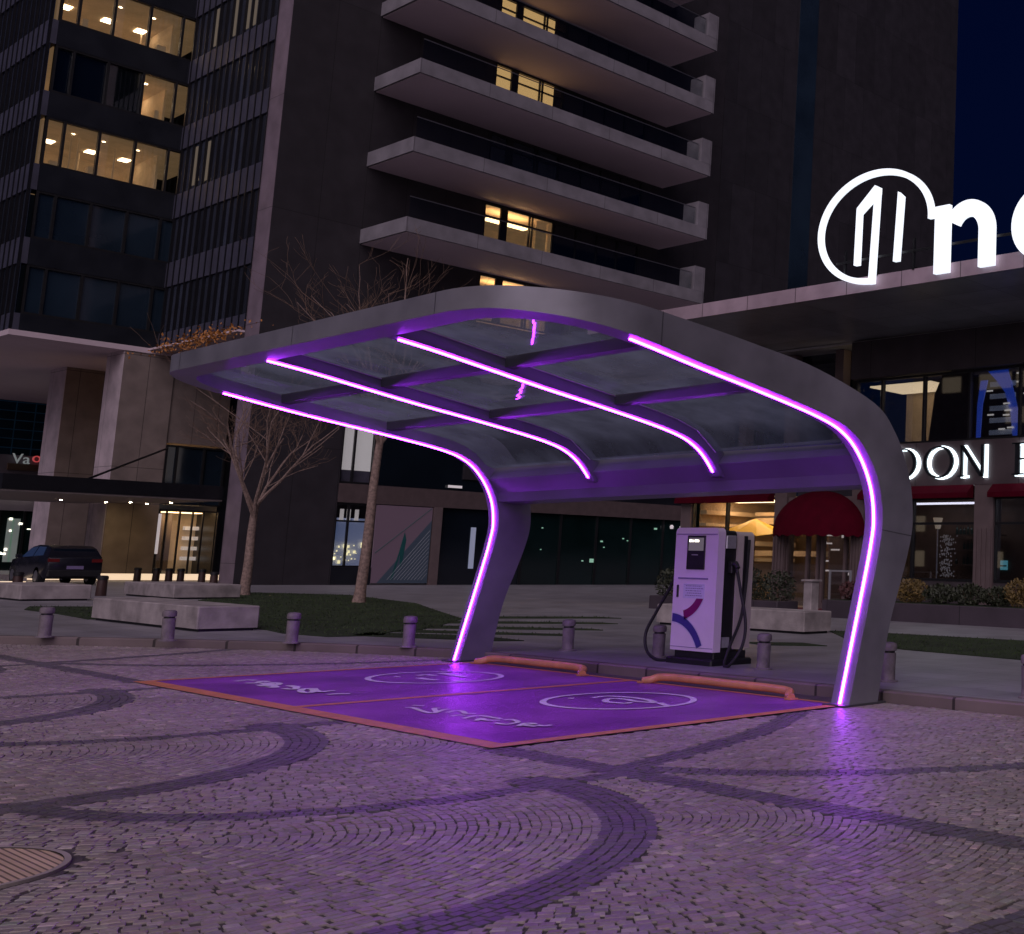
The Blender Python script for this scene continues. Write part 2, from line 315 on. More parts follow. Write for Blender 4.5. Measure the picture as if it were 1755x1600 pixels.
def dup(root, loc, label=None):
    r = root.copy(); COL.objects.link(r); r.location = loc; r['_o'] = tuple(loc)
    if label: r['label'] = label
    r.rotation_euler = (random.gauss(0, .012), random.gauss(0, .012), random.uniform(0, 6)) if root.name.startswith(('bollard', 'small_bollard')) else (0, 0, 0)
    for ch in list(root.children):
        c = ch.copy(); COL.objects.link(c); c.parent = r
        for g_ in ch.children: d = g_.copy(); COL.objects.link(d); d.parent = c
    return r
def smoothpath(pts, n_=8):
    """Catmull-Rom through the points"""
    P_ = [Vector(p) for p in pts]; P_ = [P_[0] * 2 - P_[1]] + P_ + [P_[-1] * 2 - P_[-2]]; out = []
    for i in range(1, len(P_) - 2):
        for k in range(n_):
            t = k / n_; a, b_, c, d = P_[i - 1:i + 3]
            out.append(.5 * ((2 * b_) + (c - a) * t + (2 * a - 5 * b_ + 4 * c - d) * t * t + (3 * b_ - a - 3 * c + d) * t ** 3))
    out.append(P_[-2]); return out

# ================================================================== GROUND
KERB = [(-60, -40), (-34, -8), (-28.5, 1.0), (-25.6, 5.0), (-23.9, 6.45), (-22.1, 7.77), (-20.0, 9.05), (-18.0, 9.9), (-16.8, 10.18), (-13, 10.3), (-9, 10.42), (-7, 10.52), (-3, 10.8), (4, 11.6), (20, 15), (60, 30)]
MB().quad((-700, -700, -.010), (700, -700, -.010), (700, 700, -.010), (-700, 700, -.010)).build('ground', M['mortar'])['kind'] = 'structure'
kp = [(p.x, p.y) for p in smoothpath([(x, y, 0) for x, y in KERB], 6)]
def offset(path, d):
    out = []
    for i, p in enumerate(path):
        a = path[max(i - 1, 0)]; c = path[min(i + 1, len(path) - 1)]; dx, dy = c[0] - a[0], c[1] - a[1]; l = math.hypot(dx, dy) or 1
        out.append((p[0] - dy / l * d, p[1] + dx / l * d))
    return out
ki = offset(kp, .16)
pv = MB()
secs = [[(x, y, -.03), (x, y, .10)] for x, y in ki]
pv.f = []; poly = ki + [(700, 350), (700, 700), (-700, 700), (-700, -400)]
pv.prism(poly, -.03, .12); struct(pv.build('pavement', M['slabs']))
kb = MB(); kb.sweep([[(a[0], a[1], -.03), (a[0], a[1], .105), (a[0] + (c[0] - a[0]) * .12, a[1] + (c[1] - a[1]) * .12, .124), (c[0], c[1], .124), (c[0], c[1], -.03)] for a, c in zip(kp, ki)])
struct(kb.build('kerb', M['kerb']))
# bands of dark setts in the cobbles (world polylines, metres)
def arc(cx, cy, r, a0, a1, n_=24): return [(cx + r * math.cos(math.radians(a0 + (a1 - a0) * i / n_)), cy + r * math.sin(math.radians(a0 + (a1 - a0) * i / n_))) for i in range(n_ + 1)]
def sp2(pts): return [(p.x, p.y) for p in smoothpath([(x, y, 0) for x, y in pts], 5)]
BANDS = []
for k in range(-3, 3):
    dx = 4.09 * k + (.22 if k == 1 else 0)
    if k != 1: BANDS.append((arc(-7.35 + dx, 2.68, 2.42, 95, -20), .165))
    BANDS.append((sp2([(-10.1 + dx, 1.2), (-9.4 + dx, 2.2), (-9.09 + dx, 2.54), (-8.43 + dx, 2.80), (-8.03 + dx, 3.07), (-7.75 + dx, 3.42), (-7.51 + dx, 3.85), (-7.38 + dx, 4.35), (-7.36 + dx, 4.95), (-7.36 + dx, 5.7)]), .11))
BANDS.append(([(-30, 5.72), (-16.4, 5.72)], .11)); BANDS.append(([(-9.0, 5.70), (-2, 5.78)], .13))
for s_, k in ((1, 0), (1, 2), (1, -3)):
    dx = 4.09 * k
    BANDS.append((sp2([(-7.50 + dx, 5.8), (-7.82 + dx, 6.79), (-8.26 + dx, 7.86), (-8.85 + dx, 8.89), (-9.6 + dx, 9.9)]), .13))
    BANDS.append((sp2([(-7.50 + dx, 5.85), (-6.83 + dx, 6.22), (-6.18 + dx, 6.78), (-5.78 + dx, 7.32), (-5.38 + dx, 7.97), (-5.0 + dx, 9.0), (-4.8 + dx, 10.2)]), .12))
bx_, bd = [], []
for pl, hw in BANDS:
    for (x0, y0), (x1, y1) in zip(pl, pl[1:]):
        n_ = max(1, int(math.hypot(x1 - x0, y1 - y0) / .05))
        for i in range(n_): bx_.append((x0 + (x1 - x0) * i / n_, y0 + (y1 - y0) * i / n_)); bd.append(hw)
bx_ = np.array(bx_); bd = np.array(bd)
kpa = np.array(kp)
def kerb_y(x): return np.interp(x, kpa[:, 0], kpa[:, 1])
MAN = (-7.48, 1.85, .56)
def make_road():
    st = []                                           # x, y, angle, half-length, half-width, tint class
    def rings(cx, cy, r1, test, a0=0, a1=2 * math.pi, w=.056, l=.072):
        r = .06
        while r < r1:
            n_ = max(3, int((a1 - a0) * r / l)); o = rng.random() * .9
            t = a0 + (np.arange(n_) + o + rng.normal(0, .10, n_)) * (a1 - a0) / n_
            x, y = cx + r * np.cos(t), cy + r * np.sin(t); ok = test(x, y)
            for i in np.nonzero(ok)[0]: st.append((x[i], y[i], t[i] + math.pi / 2, (a1 - a0) * r / n_ / 2 - .003, w / 2 - .0022, 0))
            r += w
    def fam(x, y):
        """0: straight rows, 10+k: quarter fans, 40+k: big rings"""
        k = np.floor((x + 7.35 + 8.18) / 4.09).astype(int); cx = -7.35 - 8.18 + 4.09 * k
        ina = (np.hypot(x - cx, y - 2.68) < 2.42) & (x > cx)
        kb_ = np.ceil((x + 7.36) / 4.09).astype(int)
        return np.where(y > 5.7, 0, np.where(ina, 10 + k, 40 + kb_))
    bay = lambda x, y: (x > -16.36) & (x < -9.04) & (y > 5.69) & (y < 9.95)
    def common(x, y): return (x > -27) & (x < -1.5) & (y > .3) & (y < kerb_y(x) - .04) & ~bay(x, y) & (np.hypot(x - MAN[0], y - MAN[1]) > MAN[2] + .02)
    for k in range(-5, 6):
        rings(-7.35 - 8.18 + 4.09 * k, 2.68, 2.5, lambda x, y: common(x, y) & (fam(x, y) == 10 + k), -math.pi / 2, math.pi / 2)
        rings(-7.36 + 4.09 * k - 2.88, 5.0 - .4, 7.5, lambda x, y: common(x, y) & (fam(x, y) == 40 + k), w=.056, l=.074)
    ang = math.radians(24); c, s_ = math.cos(ang), math.sin(ang)
    rings(-7.4, 15.5, 12.5, lambda x, y: common(x, y) & (fam(x, y) == 0) & (x > -9.0), math.pi, 2 * math.pi, w=.058, l=.078)
    rings(-20.5, 17.5, 14.5, lambda x, y: common(x, y) & (fam(x, y) == 0) & (x < -16.4), math.pi, 2 * math.pi, w=.058, l=.078)
    st = np.array(st)
    # remove stones that lie in the bands, then lay the bands
    keep = np.ones(len(st), bool)
    for i0 in range(0, len(st), 4000):
        d = np.hypot(st[i0:i0 + 4000, 0, None] - bx_[None, :, 0], st[i0:i0 + 4000, 1, None] - bx_[None, :, 1]) - bd[None, :]
        keep[i0:i0 + 4000] = d.min(1) > .008
    st = st[keep]; bs = []
    used = np.zeros((0, 2)); placed = []
    grid = set()
    for pl, hw in BANDS:
        ex = math.hypot(pl[1][0] - pl[0][0], pl[1][1] - pl[0][1]); pl = [(pl[0][0] - (pl[1][0] - pl[0][0]) / ex * hw, pl[0][1] - (pl[1][1] - pl[0][1]) / ex * hw)] + list(pl)
        nr = max(2, int(round(hw * 2 / .066)))
        for q in range(nr):
            off = offset(pl, -hw + (q + .5) * 2 * hw / nr); acc = rng.random() * .1
            for (x0, y0), (x1, y1) in zip(off, off[1:]):
                L_ = math.hypot(x1 - x0, y1 - y0); a = math.atan2(y1 - y0, x1 - x0); t = acc
                while t < L_:
                    x, y = x0 + (x1 - x0) * t / max(L_, 1e-6), y0 + (y1 - y0) * t / max(L_, 1e-6)
                    g_ = (round(x / .052), round(y / .052))
                    if g_ not in grid and common(np.array([x]), np.array([y]))[0]:
                        grid.add(g_)
                        bs.append((x, y, a, .033, hw / nr - .0028, 1))
                    t += .073
                acc = t - L_
    st = np.vstack([st, np.array(bs)])
    N = len(st); x, y, a, hl, hw, cl = st.T
    hl = hl * rng.uniform(.93, 1.02, N); hw = hw * rng.uniform(.93, 1.03, N); a = a + rng.normal(0, .03, N); x = x + rng.normal(0, .0025, N); y = y + rng.normal(0, .0025, N)
    z = rng.normal(-.002, .0009, N); tx, ty = rng.normal(0, .009, N), rng.normal(0, .009, N)
    u = np.array([-1, 1, 1, -1]); v = np.array([-1, -1, 1, 1]); V = np.zeros((N, 12, 3))
    ca, sa = np.cos(a), np.sin(a)
    jit = rng.normal(0, .0022, (N, 4, 2))
    for r_, (ins, dz) in enumerate(((0.0, -.03), (.0008, -.0022), (.0035, 0.0))):
        for j in range(4):
            lx = u[j] * (hl - ins) + jit[:, j, 0]; ly = v[j] * (hw - ins) + jit[:, j, 1]
            V[:, r_ * 4 + j, 0] = x + lx * ca - ly * sa; V[:, r_ * 4 + j, 1] = y + lx * sa + ly * ca
            V[:, r_ * 4 + j, 2] = dz + (z + lx * tx + ly * ty if r_ else -.0)
    fq = []
    for r_ in (0, 4):
        for j in range(4): fq.append((r_ + j, r_ + (j + 1) % 4, r_ + 4 + (j + 1) % 4, r_ + 4 + j))
    fq.append((8, 9, 10, 11)); fq = np.array(fq); nf = len(fq)
    Fc = (fq[None] + (np.arange(N) * 12)[:, None, None]).reshape(-1, 4)
    me = bpy.data.meshes.new('road'); me.vertices.add(N * 12); me.vertices.foreach_set('co', V.reshape(-1))
    me.loops.add(len(Fc) * 4); me.loops.foreach_set('vertex_index', Fc.reshape(-1).astype(np.int32))
    me.polygons.add(len(Fc)); me.polygons.foreach_set('loop_start', np.arange(len(Fc), dtype=np.int32) * 4)
    me.polygons.foreach_set('use_smooth', np.zeros(len(Fc), bool)); me.update(calc_edges=True); me.validate()
    t = rng.uniform(.80, 1.20, N)[:, None]; hue = rng.normal(0, .035, (N, 3))
    base = np.where(cl[:, None] > .5, np.array([[.130, .114, .126]]), np.array([[.315, .262, .255]])) * t * (1 + hue)
    odd = rng.random(N) < .06; base[odd & (cl < .5)] *= 1.4
    c4 = np.ones((N, nf, 4), np.float32); c4[:, :, :3] = base[:, None, :]
    at2 = me.attributes.new('stone_col', 'FLOAT_COLOR', 'FACE'); at2.data.foreach_set('color', c4.reshape(-1))
    me.materials.append(M['cobble']); o = bpy.data.objects.new('road', me); COL.objects.link(o); o['kind'] = 'structure'
    print('stones', N)
make_road()
# rest of the street beyond the setts near the viewer: plain sheet of small setts
m = panels('far_setts', (.19, .16, .16), 'XY', .14, .10, offs=.5, var=.25, gap=.012, rough=.5, mortar=.25)
rb = MB()
for x0, x1, y0, y1 in ((-1.5, 40, -40, 16), (-27, -1.5, -40, .3), (-60, -27, -40, 8)): rb.quad((x0, y0, -.004), (x1, y0, -.004), (x1, y1, -.004), (x0, y1, -.004))
struct(rb.build('street', m))
# painted bays
BX0, BX1, BY0, BY1, MX = -16.38, -9.02, 5.66, 9.92, -12.75
def sheet(name, x0, x1, y0, y1, z, mt):
    o = MB().quad((x0, y0, z), (x1, y0, z), (x1, y1, z), (x0, y1, z)).build(name, mt); struct(o); return o
sheet('parking_bay_surface', BX0, BX1, BY0, BY1, .004, M['purple'])
lines = MB(); lw = .16
for x0, x1, y0, y1 in ((BX0, BX1, BY0, BY0 + .19), (BX0, BX0 + .10, BY0 + .19, BY1), (BX1 - lw, BX1, BY0 + .19, BY1), (MX - .065, MX + .065, BY0 + .19, BY1 - .08), (BX0 + .10, BX1 - lw, BY1 - .08, BY1)):
    lines.quad((x0, y0, .008), (x1, y0, .008), (x1, y1, .008), (x0, y1, .008))
struct(lines.build('parking_bay_lines', M['orange']))
T1 = [[(-15.69, 6.47), (-15.74, 6.62), (-15.63, 6.67)], [(-15.4, 6.46), (-15.32, 6.54), (-15.5, 6.68), (-15.36, 6.69)], [(-15.09, 6.47), (-14.92, 6.46), (-14.98, 6.52), (-15.27, 6.59)], [(-14.81, 6.45), (-14.67, 6.48), (-15.21, 6.65), (-15.1, 6.7), (-14.91, 6.59)], [(-14.5, 6.48), (-14.35, 6.52), (-14.52, 6.63), (-14.78, 6.66), (-14.55, 6.67)], [(-14.14, 6.5), (-14.28, 6.59), (-14.31, 6.65), (-14.21, 6.66), (-14.05, 6.6), (-13.91, 6.52), (-13.89, 6.46), (-13.98, 6.45), (-14.14, 6.5)], [(-14.28, 6.71), (-14.03, 6.62), (-13.88, 6.61), (-13.9, 6.71), (-13.87, 6.74)], [(-13.56, 6.52), (-13.56, 6.61), (-13.48, 6.72)]]
T2 = [[(-11.96, 6.52), (-11.91, 6.57), (-11.64, 6.51), (-11.42, 6.48), (-11.41, 6.54), (-11.7, 6.68), (-11.69, 6.74)], [(-12.09, 6.67), (-12.01, 6.7), (-11.97, 6.73)], [(-11.41, 6.54), (-11.53, 6.68), (-11.56, 6.76)], [(-11.31, 6.59), (-11.39, 6.72), (-11.31, 6.75), (-11.12, 6.68), (-11.05, 6.74)], [(-11.02, 6.47), (-11.05, 6.55), (-10.99, 6.6)], [(-10.79, 6.46), (-10.88, 6.61), (-10.86, 6.68), (-10.67, 6.68), (-10.52, 6.68)], [(-10.56, 6.45), (-10.68, 6.57), (-10.53, 6.53), (-10.44, 6.62)], [(-10.3, 6.48), (-10.15, 6.49), (-10.16, 6.57), (-10.21, 6.66), (-10.4, 6.71), (-10.41, 6.64)], [(-9.96, 6.5), (-10.08, 6.65), (-9.99, 6.69), (-9.98, 6.57), (-9.83, 6.59)], [(-9.9, 6.65), (-9.8, 6.66), (-9.81, 6.74)]]
C1 = [[(-15.05, 8.03), (-15.00, 8.08)], [(-14.72, 8.16), (-14.5, 8.15), (-14.32, 8.19)], [(-14.99, 8.3), (-15.03, 8.43), (-14.84, 8.46)], [(-15.13, 8.67), (-14.82, 8.66), (-14.45, 8.63)], [(-14.1, 8.27), (-13.91, 8.32)]]
C2 = [[(-11.58, 8.14), (-11.54, 8.19)], [(-11.45, 8.36), (-11.47, 8.56), (-11.24, 8.66), (-10.9, 8.66), (-10.61, 8.55)], [(-11.0, 8.22), (-11.16, 8.32), (-11.22, 8.46), (-11.04, 8.51), (-10.82, 8.47), (-10.58, 8.53)], [(-11.0, 8.22), (-10.87, 8.24), (-10.74, 8.28), (-10.8, 8.36)], [(-10.54, 8.55), (-10.27, 8.44)]]
def strokes(name, sts, w, z=.0085, ring=None, mt=None):
    mb = MB(); z0_ = z
    for st in sts:
        if len(st) > 2: st = [(p.x, p.y) for p in smoothpath([(a, c, 0) for a, c in st], 4)]
        a = offset(st, w / 2); c = offset(st, -w / 2)
        for i in range(len(st) - 1): z += .00006; mb.quad((*a[i], z), (*a[i + 1], z), (*c[i + 1], z), (*c[i], z))
    if ring:
        cx, cy, r, rw = ring
        for i in range(72):
            t0, t1 = 2 * math.pi * i / 72, 2 * math.pi * (i + 1) / 72
            mb.quad((cx + r * math.cos(t0), cy + r * math.sin(t0), z), (cx + r * math.cos(t1), cy + r * math.sin(t1), z), (cx + (r - rw) * math.cos(t1), cy + (r - rw) * math.sin(t1), z), (cx + (r - rw) * math.cos(t0), cy + (r - rw) * math.sin(t0), z))
    struct(mb.build(name, mt or M['white_paint']))
strokes('painted_lettering', T1, .072); strokes('painted_lettering', T2, .05)
strokes('painted_emblem', C1, .10, ring=(-14.66, 8.36, .80, .07)); strokes('painted_emblem', C2, .075, ring=(-11.02, 8.40, .82, .07))
# manhole
t = T('manhole_cover', 'round tan ribbed manhole cover with pale metal rim in the cobbles', 'manhole cover', (MAN[0], MAN[1], 0))
MB().lathe([(.50, -.02), (.50, .004)], MAN[0], MAN[1], 48).build('cover_plate', M['tan'], t)
MB().lathe([(.575, -.02), (.575, -.006), (.55, -.006)], MAN[0], MAN[1], 48).build('dark_surround', M['mortar'], t)
rm = MB()
for i in range(64):
    a0, a1 = 2 * math.pi * i / 64, 2 * math.pi * (i + 1) / 64
    P0 = lambda r, a, z: (MAN[0] + r * math.cos(a), MAN[1] + r * math.sin(a), z)
    rm.quad(P0(.502, a0, .009), P0(.53, a0, .009), P0(.53, a1, .009), P0(.502, a1, .009)); rm.quad(P0(.53, a0, .009), P0(.53, a0, -.02), P0(.53, a1, -.02), P0(.53, a1, .009))
rm.build('rim', pbr('pale_worn_rim', (.42, .36, .34), .45), t)

# ================================================================== CANOPY
def LX(x): return (x + 16.73) / 7.66                     # 0 at the left leg, 1 at the right
inner = [(9.80, 0.0), (9.97, .70), (10.13, 1.35), (10.22, 1.75), (10.255, 2.05), (10.19, 2.40), (10.0, 2.73), (9.72, 2.97), (9.30, 3.11), (8.40, 3.265), (7.60, 3.385), (6.9, 3.50), (6.3, 3.60), (5.72, 3.68)]
outer = [(10.27, 0.0), (10.42, .80), (10.60, 1.33), (10.72, 1.68), (10.79, 2.02), (10.75, 2.42), (10.62, 2.75), (10.42, 3.06), (10.05, 3.35), (9.1, 3.60), (8.2, 3.705), (7.4, 3.775), (6.6, 3.835), (5.72, 3.885)]
def prof(pts, x):
    k = LX(x); out = []
    for y, z in smoothpath([(0, y, z) for y, z in pts], 5) and [(p.y, p.z) for p in smoothpath([(0, y, z) for y, z in pts], 5)]:
        w = min(1, max(0, (z - 2.2) / 1.0)); out.append((y, z + w * (-.045 + .10 * k) * min(1.0, .3 + .7 * max(0, (10 - y) / 3))))
    return out
cn = T('charging_canopy', 'grey curved metal canopy with glass roof and purple light strips over the parking bays', 'canopy', (-12.9, 10.0, 0))
def zi(x, y):
    p = prof(inner, x)[25:]; ys = [a for a, _ in p][::-1]; zs = [c for _, c in p][::-1]; return float(np.interp(y, ys, zs))
def zo(x, y):
    p = prof(outer, x)[25:]; ys = [a for a, _ in p][::-1]; zs = [c for _, c in p][::-1]; return float(np.interp(y, ys, zs))
XR, XL, RW, RC = -8.93, -16.87, .27, 1.30
def sidesecs(xo, xi):
    pi_, po = prof(inner, xo), prof(outer, xo); out = []
    for (yi, z_i), (yo, z_o) in zip(pi_, po):
        if min(yi, yo) < 5.6 + RC + .05: break
        out.append([(xo, yi, z_i), (xo, yo, z_o), (xi, yo, z_o), (xi, yi, z_i)])
    return out
def rimsec(x, y, nx, ny):
    """cross section on the plan outline; n = inward normal"""
    xi, yi = x + nx * RW, y + ny * RW
    return [(x, y, zi(x, max(y, 5.72))), (x, y, zo(x, max(y, 5.72))), (xi, yi, zo(x, max(yi, 5.72))), (xi, yi, zi(x, max(yi, 5.72)))]
secs = sidesecs(XR, XR - RW)
for i in range(0, 15):
    a = math.radians(i * 90 / 14); x = XR - RC + RC * math.cos(a); y = 5.6 + RC - RC * math.sin(a); secs.append(rimsec(x, y, -math.cos(a), math.sin(a)))
for i in range(1, 10): secs.append(rimsec(XR - RC + (XL + RC + .4 - XR + RC - .4) * i / 10, 5.6, 0, 1))
RCL = .85
secs_l = []
for i in range(0, 13):
    a = math.radians(90 - i * 90 / 12); x = XL + RCL - RCL * math.cos(a); y = 5.6 + RCL - RCL * math.sin(a); secs_l.append(rimsec(x, y, math.cos(a), math.sin(a)))
secs += secs_l + sidesecs(XL, XL + RW)[::-1]
fr = MB().sweep(secs).build('frame', M['metal'], cn, smooth=True, sharp=40)
# panel seams on the outer faces
def seam(xo, st_i):
    sx = 1 if xo > -12 else -1
    a = prof(inner, xo)[st_i]; c = prof(outer, xo)[st_i]; dx = .0015 * sx
    MB().quad((xo + dx, a[0], a[1]), (xo + dx, c[0], c[1]), (xo + dx, c[0] - .004, c[1] + .011), (xo + dx, a[0] - .004, a[1] + .011)).build('panel_seam', M['metal_dark'], cn)
for q_ in (18,): seam(XR, q_); seam(XL, q_)
MB().quad((XR + .0015, 7.02, zi(XR, 7.02)), (XR + .0015, 7.032, zi(XR, 7.02)), (XR + .0015, 7.032, zo(XR, 7.02)), (XR + .0015, 7.02, zo(XR, 7.02))).build('panel_seam', M['metal_dark'], cn)
for x_ in (-10.35, -13.1, -15.9):
    MB().quad((x_, 5.5985, zi(x_, 5.72)), (x_ + .012, 5.5985, zi(x_, 5.72)), (x_ + .012, 5.5985, zo(x_, 5.72)), (x_, 5.5985, zo(x_, 5.72))).build('panel_seam', M['metal_dark'], cn)
# base plates
for x0 in (XR - RW - .03, XL - .03): MB().box(x0, x0 + RW + .06, 9.70, 10.38, .001, .02).build('base_plate', M['metal_dark'], cn)
# inner ribs
for xc in (-14.18, -11.62):
    ip = [(y, z) for y, z in prof(inner, xc) if z > 2.55]; ip = [(10.33, 2.56)] + [q for q in ip if q[0] < 10.16]
    ss = []
    for i, (y, z) in enumerate(ip):
        a_ = ip[max(i - 1, 0)]; c_ = ip[min(i + 1, len(ip) - 1)]; dy, dz = c_[0] - a_[0], c_[1] - a_[1]; l_ = math.hypot(dy, dz); ny, nz = dz / l_, -dy / l_
        if nz < 0: ny, nz = -ny, -nz
        ss.append([(xc - .095, y, z), (xc - .11, y + ny * .04, z + nz * .04), (xc - .11, y + ny * .20, z + nz * .20), (xc + .11, y + ny * .20, z + nz * .20), (xc + .11, y + ny * .04, z + nz * .04), (xc + .095, y, z)])
    MB().sweep(ss).build('rib', M['metal_rib'], cn, smooth=True, sharp=40)
# back beam between the legs
bm_ = MB(); ss = []
for x in (XL + RW - .01, XR - RW + .01):
    k = LX(x); e = .10 * k - .03
    ss.append([(x, 10.04, 2.72 + e), (x, 10.20, 2.52 + e), (x, 10.23, 2.39 + e), (x, 10.50, 2.36 + e), (x, 10.56, 2.60 + e), (x, 10.46, 2.90 + e), (x, 10.20, 2.94 + e)])
bm_.sweep(ss).build('back_beam', M['metal_rib'], cn)
# purlins and glass
RIBX = [XL + RW, -14.18, -11.62, XR - RW]
def gz(x, y): return zi(x, y) + .15
for i in range(3):
    x0, x1 = RIBX[i] + (.11 if i else 0), RIBX[i + 1] - (.11 if i < 2 else 0); xm = (x0 + x1) / 2
    yb = [5.87, 7.10, 8.50, 9.98]
    for y in yb[1:3]:
        z0, z1 = gz(x0, y), gz(x1, y)
        MB().sweep([[(x, y - .05, z - .10), (x, y + .05, z - .11), (x, y + .06, z + .01), (x, y - .06, z + .02)] for x, z in ((x0, z0), (x1, z1))]).build('purlin', M['metal_dark'], cn)
    for j in range(3):
        ya, yc = yb[j] + (.065 if j else 0), yb[j + 1] - (.065 if j < 2 else 0); ss = []
        for q in range(9):
            y = ya + (yc - ya) * q / 8
            d = .012
            xa_, xb_ = x0, x1
            if i == 2 and y < 5.6 + RC: xb_ = min(x1, XR - RC + math.sqrt(max(0, RC ** 2 - (5.6 + RC - y) ** 2)) - RW + .03)
            if i == 0 and y < 5.6 + .85: xa_ = max(x0, XL + .85 - math.sqrt(max(0, .85 ** 2 - (5.6 + .85 - y) ** 2)) + RW - .03)
            ss.append([(xa_, y, gz(xa_, y)), (xb_, y, gz(xb_, y))])
        if j == 2: ss.append([(x0, 10.10, 2.86 + .1 * LX(x0)), (x1, 10.10, 2.86 + .1 * LX(x1))])
        g_ = MB(); g_.sweep(ss, closed=False, caps=False); o = g_.build('glass_panel', M['cglass2'] if j == 2 else M['cglass'], cn, smooth=(j == 2))
# thin pale gaskets along rib edges
for xc in (-14.18, -11.62):
    for sx in (-1, 1):
        MB().tube([(xc + sx * .12, y, gz(xc, y) - .01) for y in np.linspace(5.9, 9.98, 14)], .008, 5).build('gasket', M['silver'], cn)
# LED tubes
def led(xs, y0, full, parent=fr):
    pts = []
    for y, z in prof(inner, xs):
        if (not full and (z < 2.66 or y > 10.3)) or y < y0: continue
        pts.append((y, z))
    if not full: pts = [(10.26, 2.61 + .06 * LX(xs))] + [q for q in pts if q[0] < 10.16]
    ss = []
    for i, (y, z) in enumerate(pts):
        a_ = pts[max(i - 1, 0)]; c_ = pts[min(i + 1, len(pts) - 1)]; dy, dz = c_[0] - a_[0], c_[1] - a_[1]; l_ = math.hypot(dy, dz); ny, nz = -dz / l_, dy / l_
        if ny > 0 and i < 40 and full: ny, nz = -ny, -nz
        if nz > 0 and not (ny < 0 and full): ny, nz = -ny, -nz
        w = .0165
        ss.append([(xs - w, y, z), (xs - w * .8, y + ny * .016, z + nz * .016), (xs, y + ny * .021, z + nz * .021), (xs + w * .8, y + ny * .016, z + nz * .016), (xs + w, y, z)])
    MB().sweep(ss).build('light_strip', M['led'], parent, smooth=True, sharp=60)
led(-9.065, 6.75, True); led(-16.735, 6.35, True)
ribs = [c for c in cn.children if c.name.startswith('rib')]
led(-14.18, 5.78, False, ribs[0]); led(-11.62, 5.88, False, ribs[1])

# ================================================================== CHARGER
cx0, cx1, cy0 = -13.55, -12.66, 11.12
ch = T('charging_station', 'white and beige fast charging cabinet with screen and two hanging cables', 'charging station', (-13.1, 11.45, .12))
def shell(name, y0, y1, z0, z1, mt, x0=cx0, x1=cx1, r=.07):
    pr = []
    for a in range(0, 91, 15): pr.append((x1 - r + r * math.sin(math.radians(a)) , z1 - r + r * math.cos(math.radians(a))))
    pr = pr + [(x1, z0), (x0, z0)] + [(x0 + r - r * math.cos(math.radians(a)), z1 - r + r * math.sin(math.radians(a))) for a in range(0, 91, 15)]
    return MB().prism(pr, y0, y1, 'Y').build(name, mt, ch, smooth=True, sharp=30)
bd_ = shell('front_shell', cy0, cy0 + .13, .30, 2.00, M['shell'])
shell('core', cy0 + .13, cy0 + .36, .30, 1.97, M['black'], cx0 + .03, cx1 - .03)
shell('rear_shell', cy0 + .36, cy0 + .66, .34, 1.96, M['shell2'])
MB().bbox(cx0 + .06, cx1 - .02, cy0 + .03, cy0 + .62, .2, .31).build('plinth', M['black'], ch)
MB().bbox(cx0 - .03, cx1 + .03, cy0 - .05, cy0 + .70, .12, .205, .02).build('plinth_foot', M['black'], ch)
f = cy0
sc = MB().bbox(cx0 + .26, cx0 + .64, f - .015, f, 1.42, 1.89, .008).build('display', M['black'], ch)
MB().box(cx0 + .30, cx0 + .61, f - .019, f - .0155, 1.68, 1.86).build('screen', M['screen'], sc)
lt = MB()
for i, (w_, h_) in enumerate(((.045, .035), (.03, .03), (.05, .035), (.035, .03))): lt.box(cx0 + .315 + i * .055, cx0 + .315 + i * .055 + w_, f - .022, f - .0195, 1.80, 1.80 + h_)
lt.build('screen_text', M['bright_white'], sc)
MB().box(cx0 + .37, cx0 + .50, f - .018, f - .0155, 1.615, 1.63).build('card_mark', M['silver'], sc)
MB().box(cx0 + .10, cx0 + .72, f - .010, f, 1.285, 1.305).build('ridge', M['inkgrey'], ch)
MB().box(cx0 + .02, cx1 - .02, f - .006, f, 1.905, 1.915).build('top_seam', M['inkgrey'], ch)
pp = MB().box(cx0 + .22, cx0 + .66, f - .004, f, 1.02, 1.22).build('notice', M['paper'], ch)
tx = MB(); tx.box(cx0 + .225, cx0 + .655, f - .0055, f - .0045, 1.205, 1.208)
for r_ in range(5):
    x_ = cx0 + .27 + (r_ == 3) * .03
    while x_ < cx0 + .60: w_ = random.uniform(.015, .05); tx.box(x_, x_ + w_, f - .006, f - .0045, 1.185 - r_ * .033, 1.195 - r_ * .033); x_ += w_ + .012
tx.build('notice_text', M['inkgrey'], pp)
MB().bbox(cx0 + .09, cx0 + .125, f - .02, f, 1.03, 1.20, .006).build('door_handle', M['black'], ch)
def arcband(name, cx, cz, r, w, a0, a1, mt, y=None):
    mb = MB(); y = f - .0035 if y is None else y
    for i in range(24):
        t0, t1 = math.radians(a0 + (a1 - a0) * i / 24), math.radians(a0 + (a1 - a0) * (i + 1) / 24)
        q = lambda r, t: (cx + r * math.cos(t), cz + r * math.sin(t))
        (ax, az), (bx, bz), (cx2, cz2), (dx_, dz_) = q(r - w / 2, t0), q(r + w / 2, t0), q(r + w / 2, t1), q(r - w / 2, t1)
        mb.quad((ax, y, az), (bx, y, bz), (cx2, y, cz2), (dx_, y, dz_))
    return mb.build(name, mt, ch)
arcband('blue_stripe', cx0 + .004, .08, .665, .115, 25, 89, M['blue_st'])
arcband('blue_stripe_edge', cx0 + .004, .08, .597, .016, 27, 89, M['paper']); arcband('blue_stripe_edge', cx0 + .004, .08, .733, .014, 24, 89, M['paper'])
arcband('magenta_stripe', cx0 + .15, 1.27, .492, .12, -78, -26, M['magenta'])
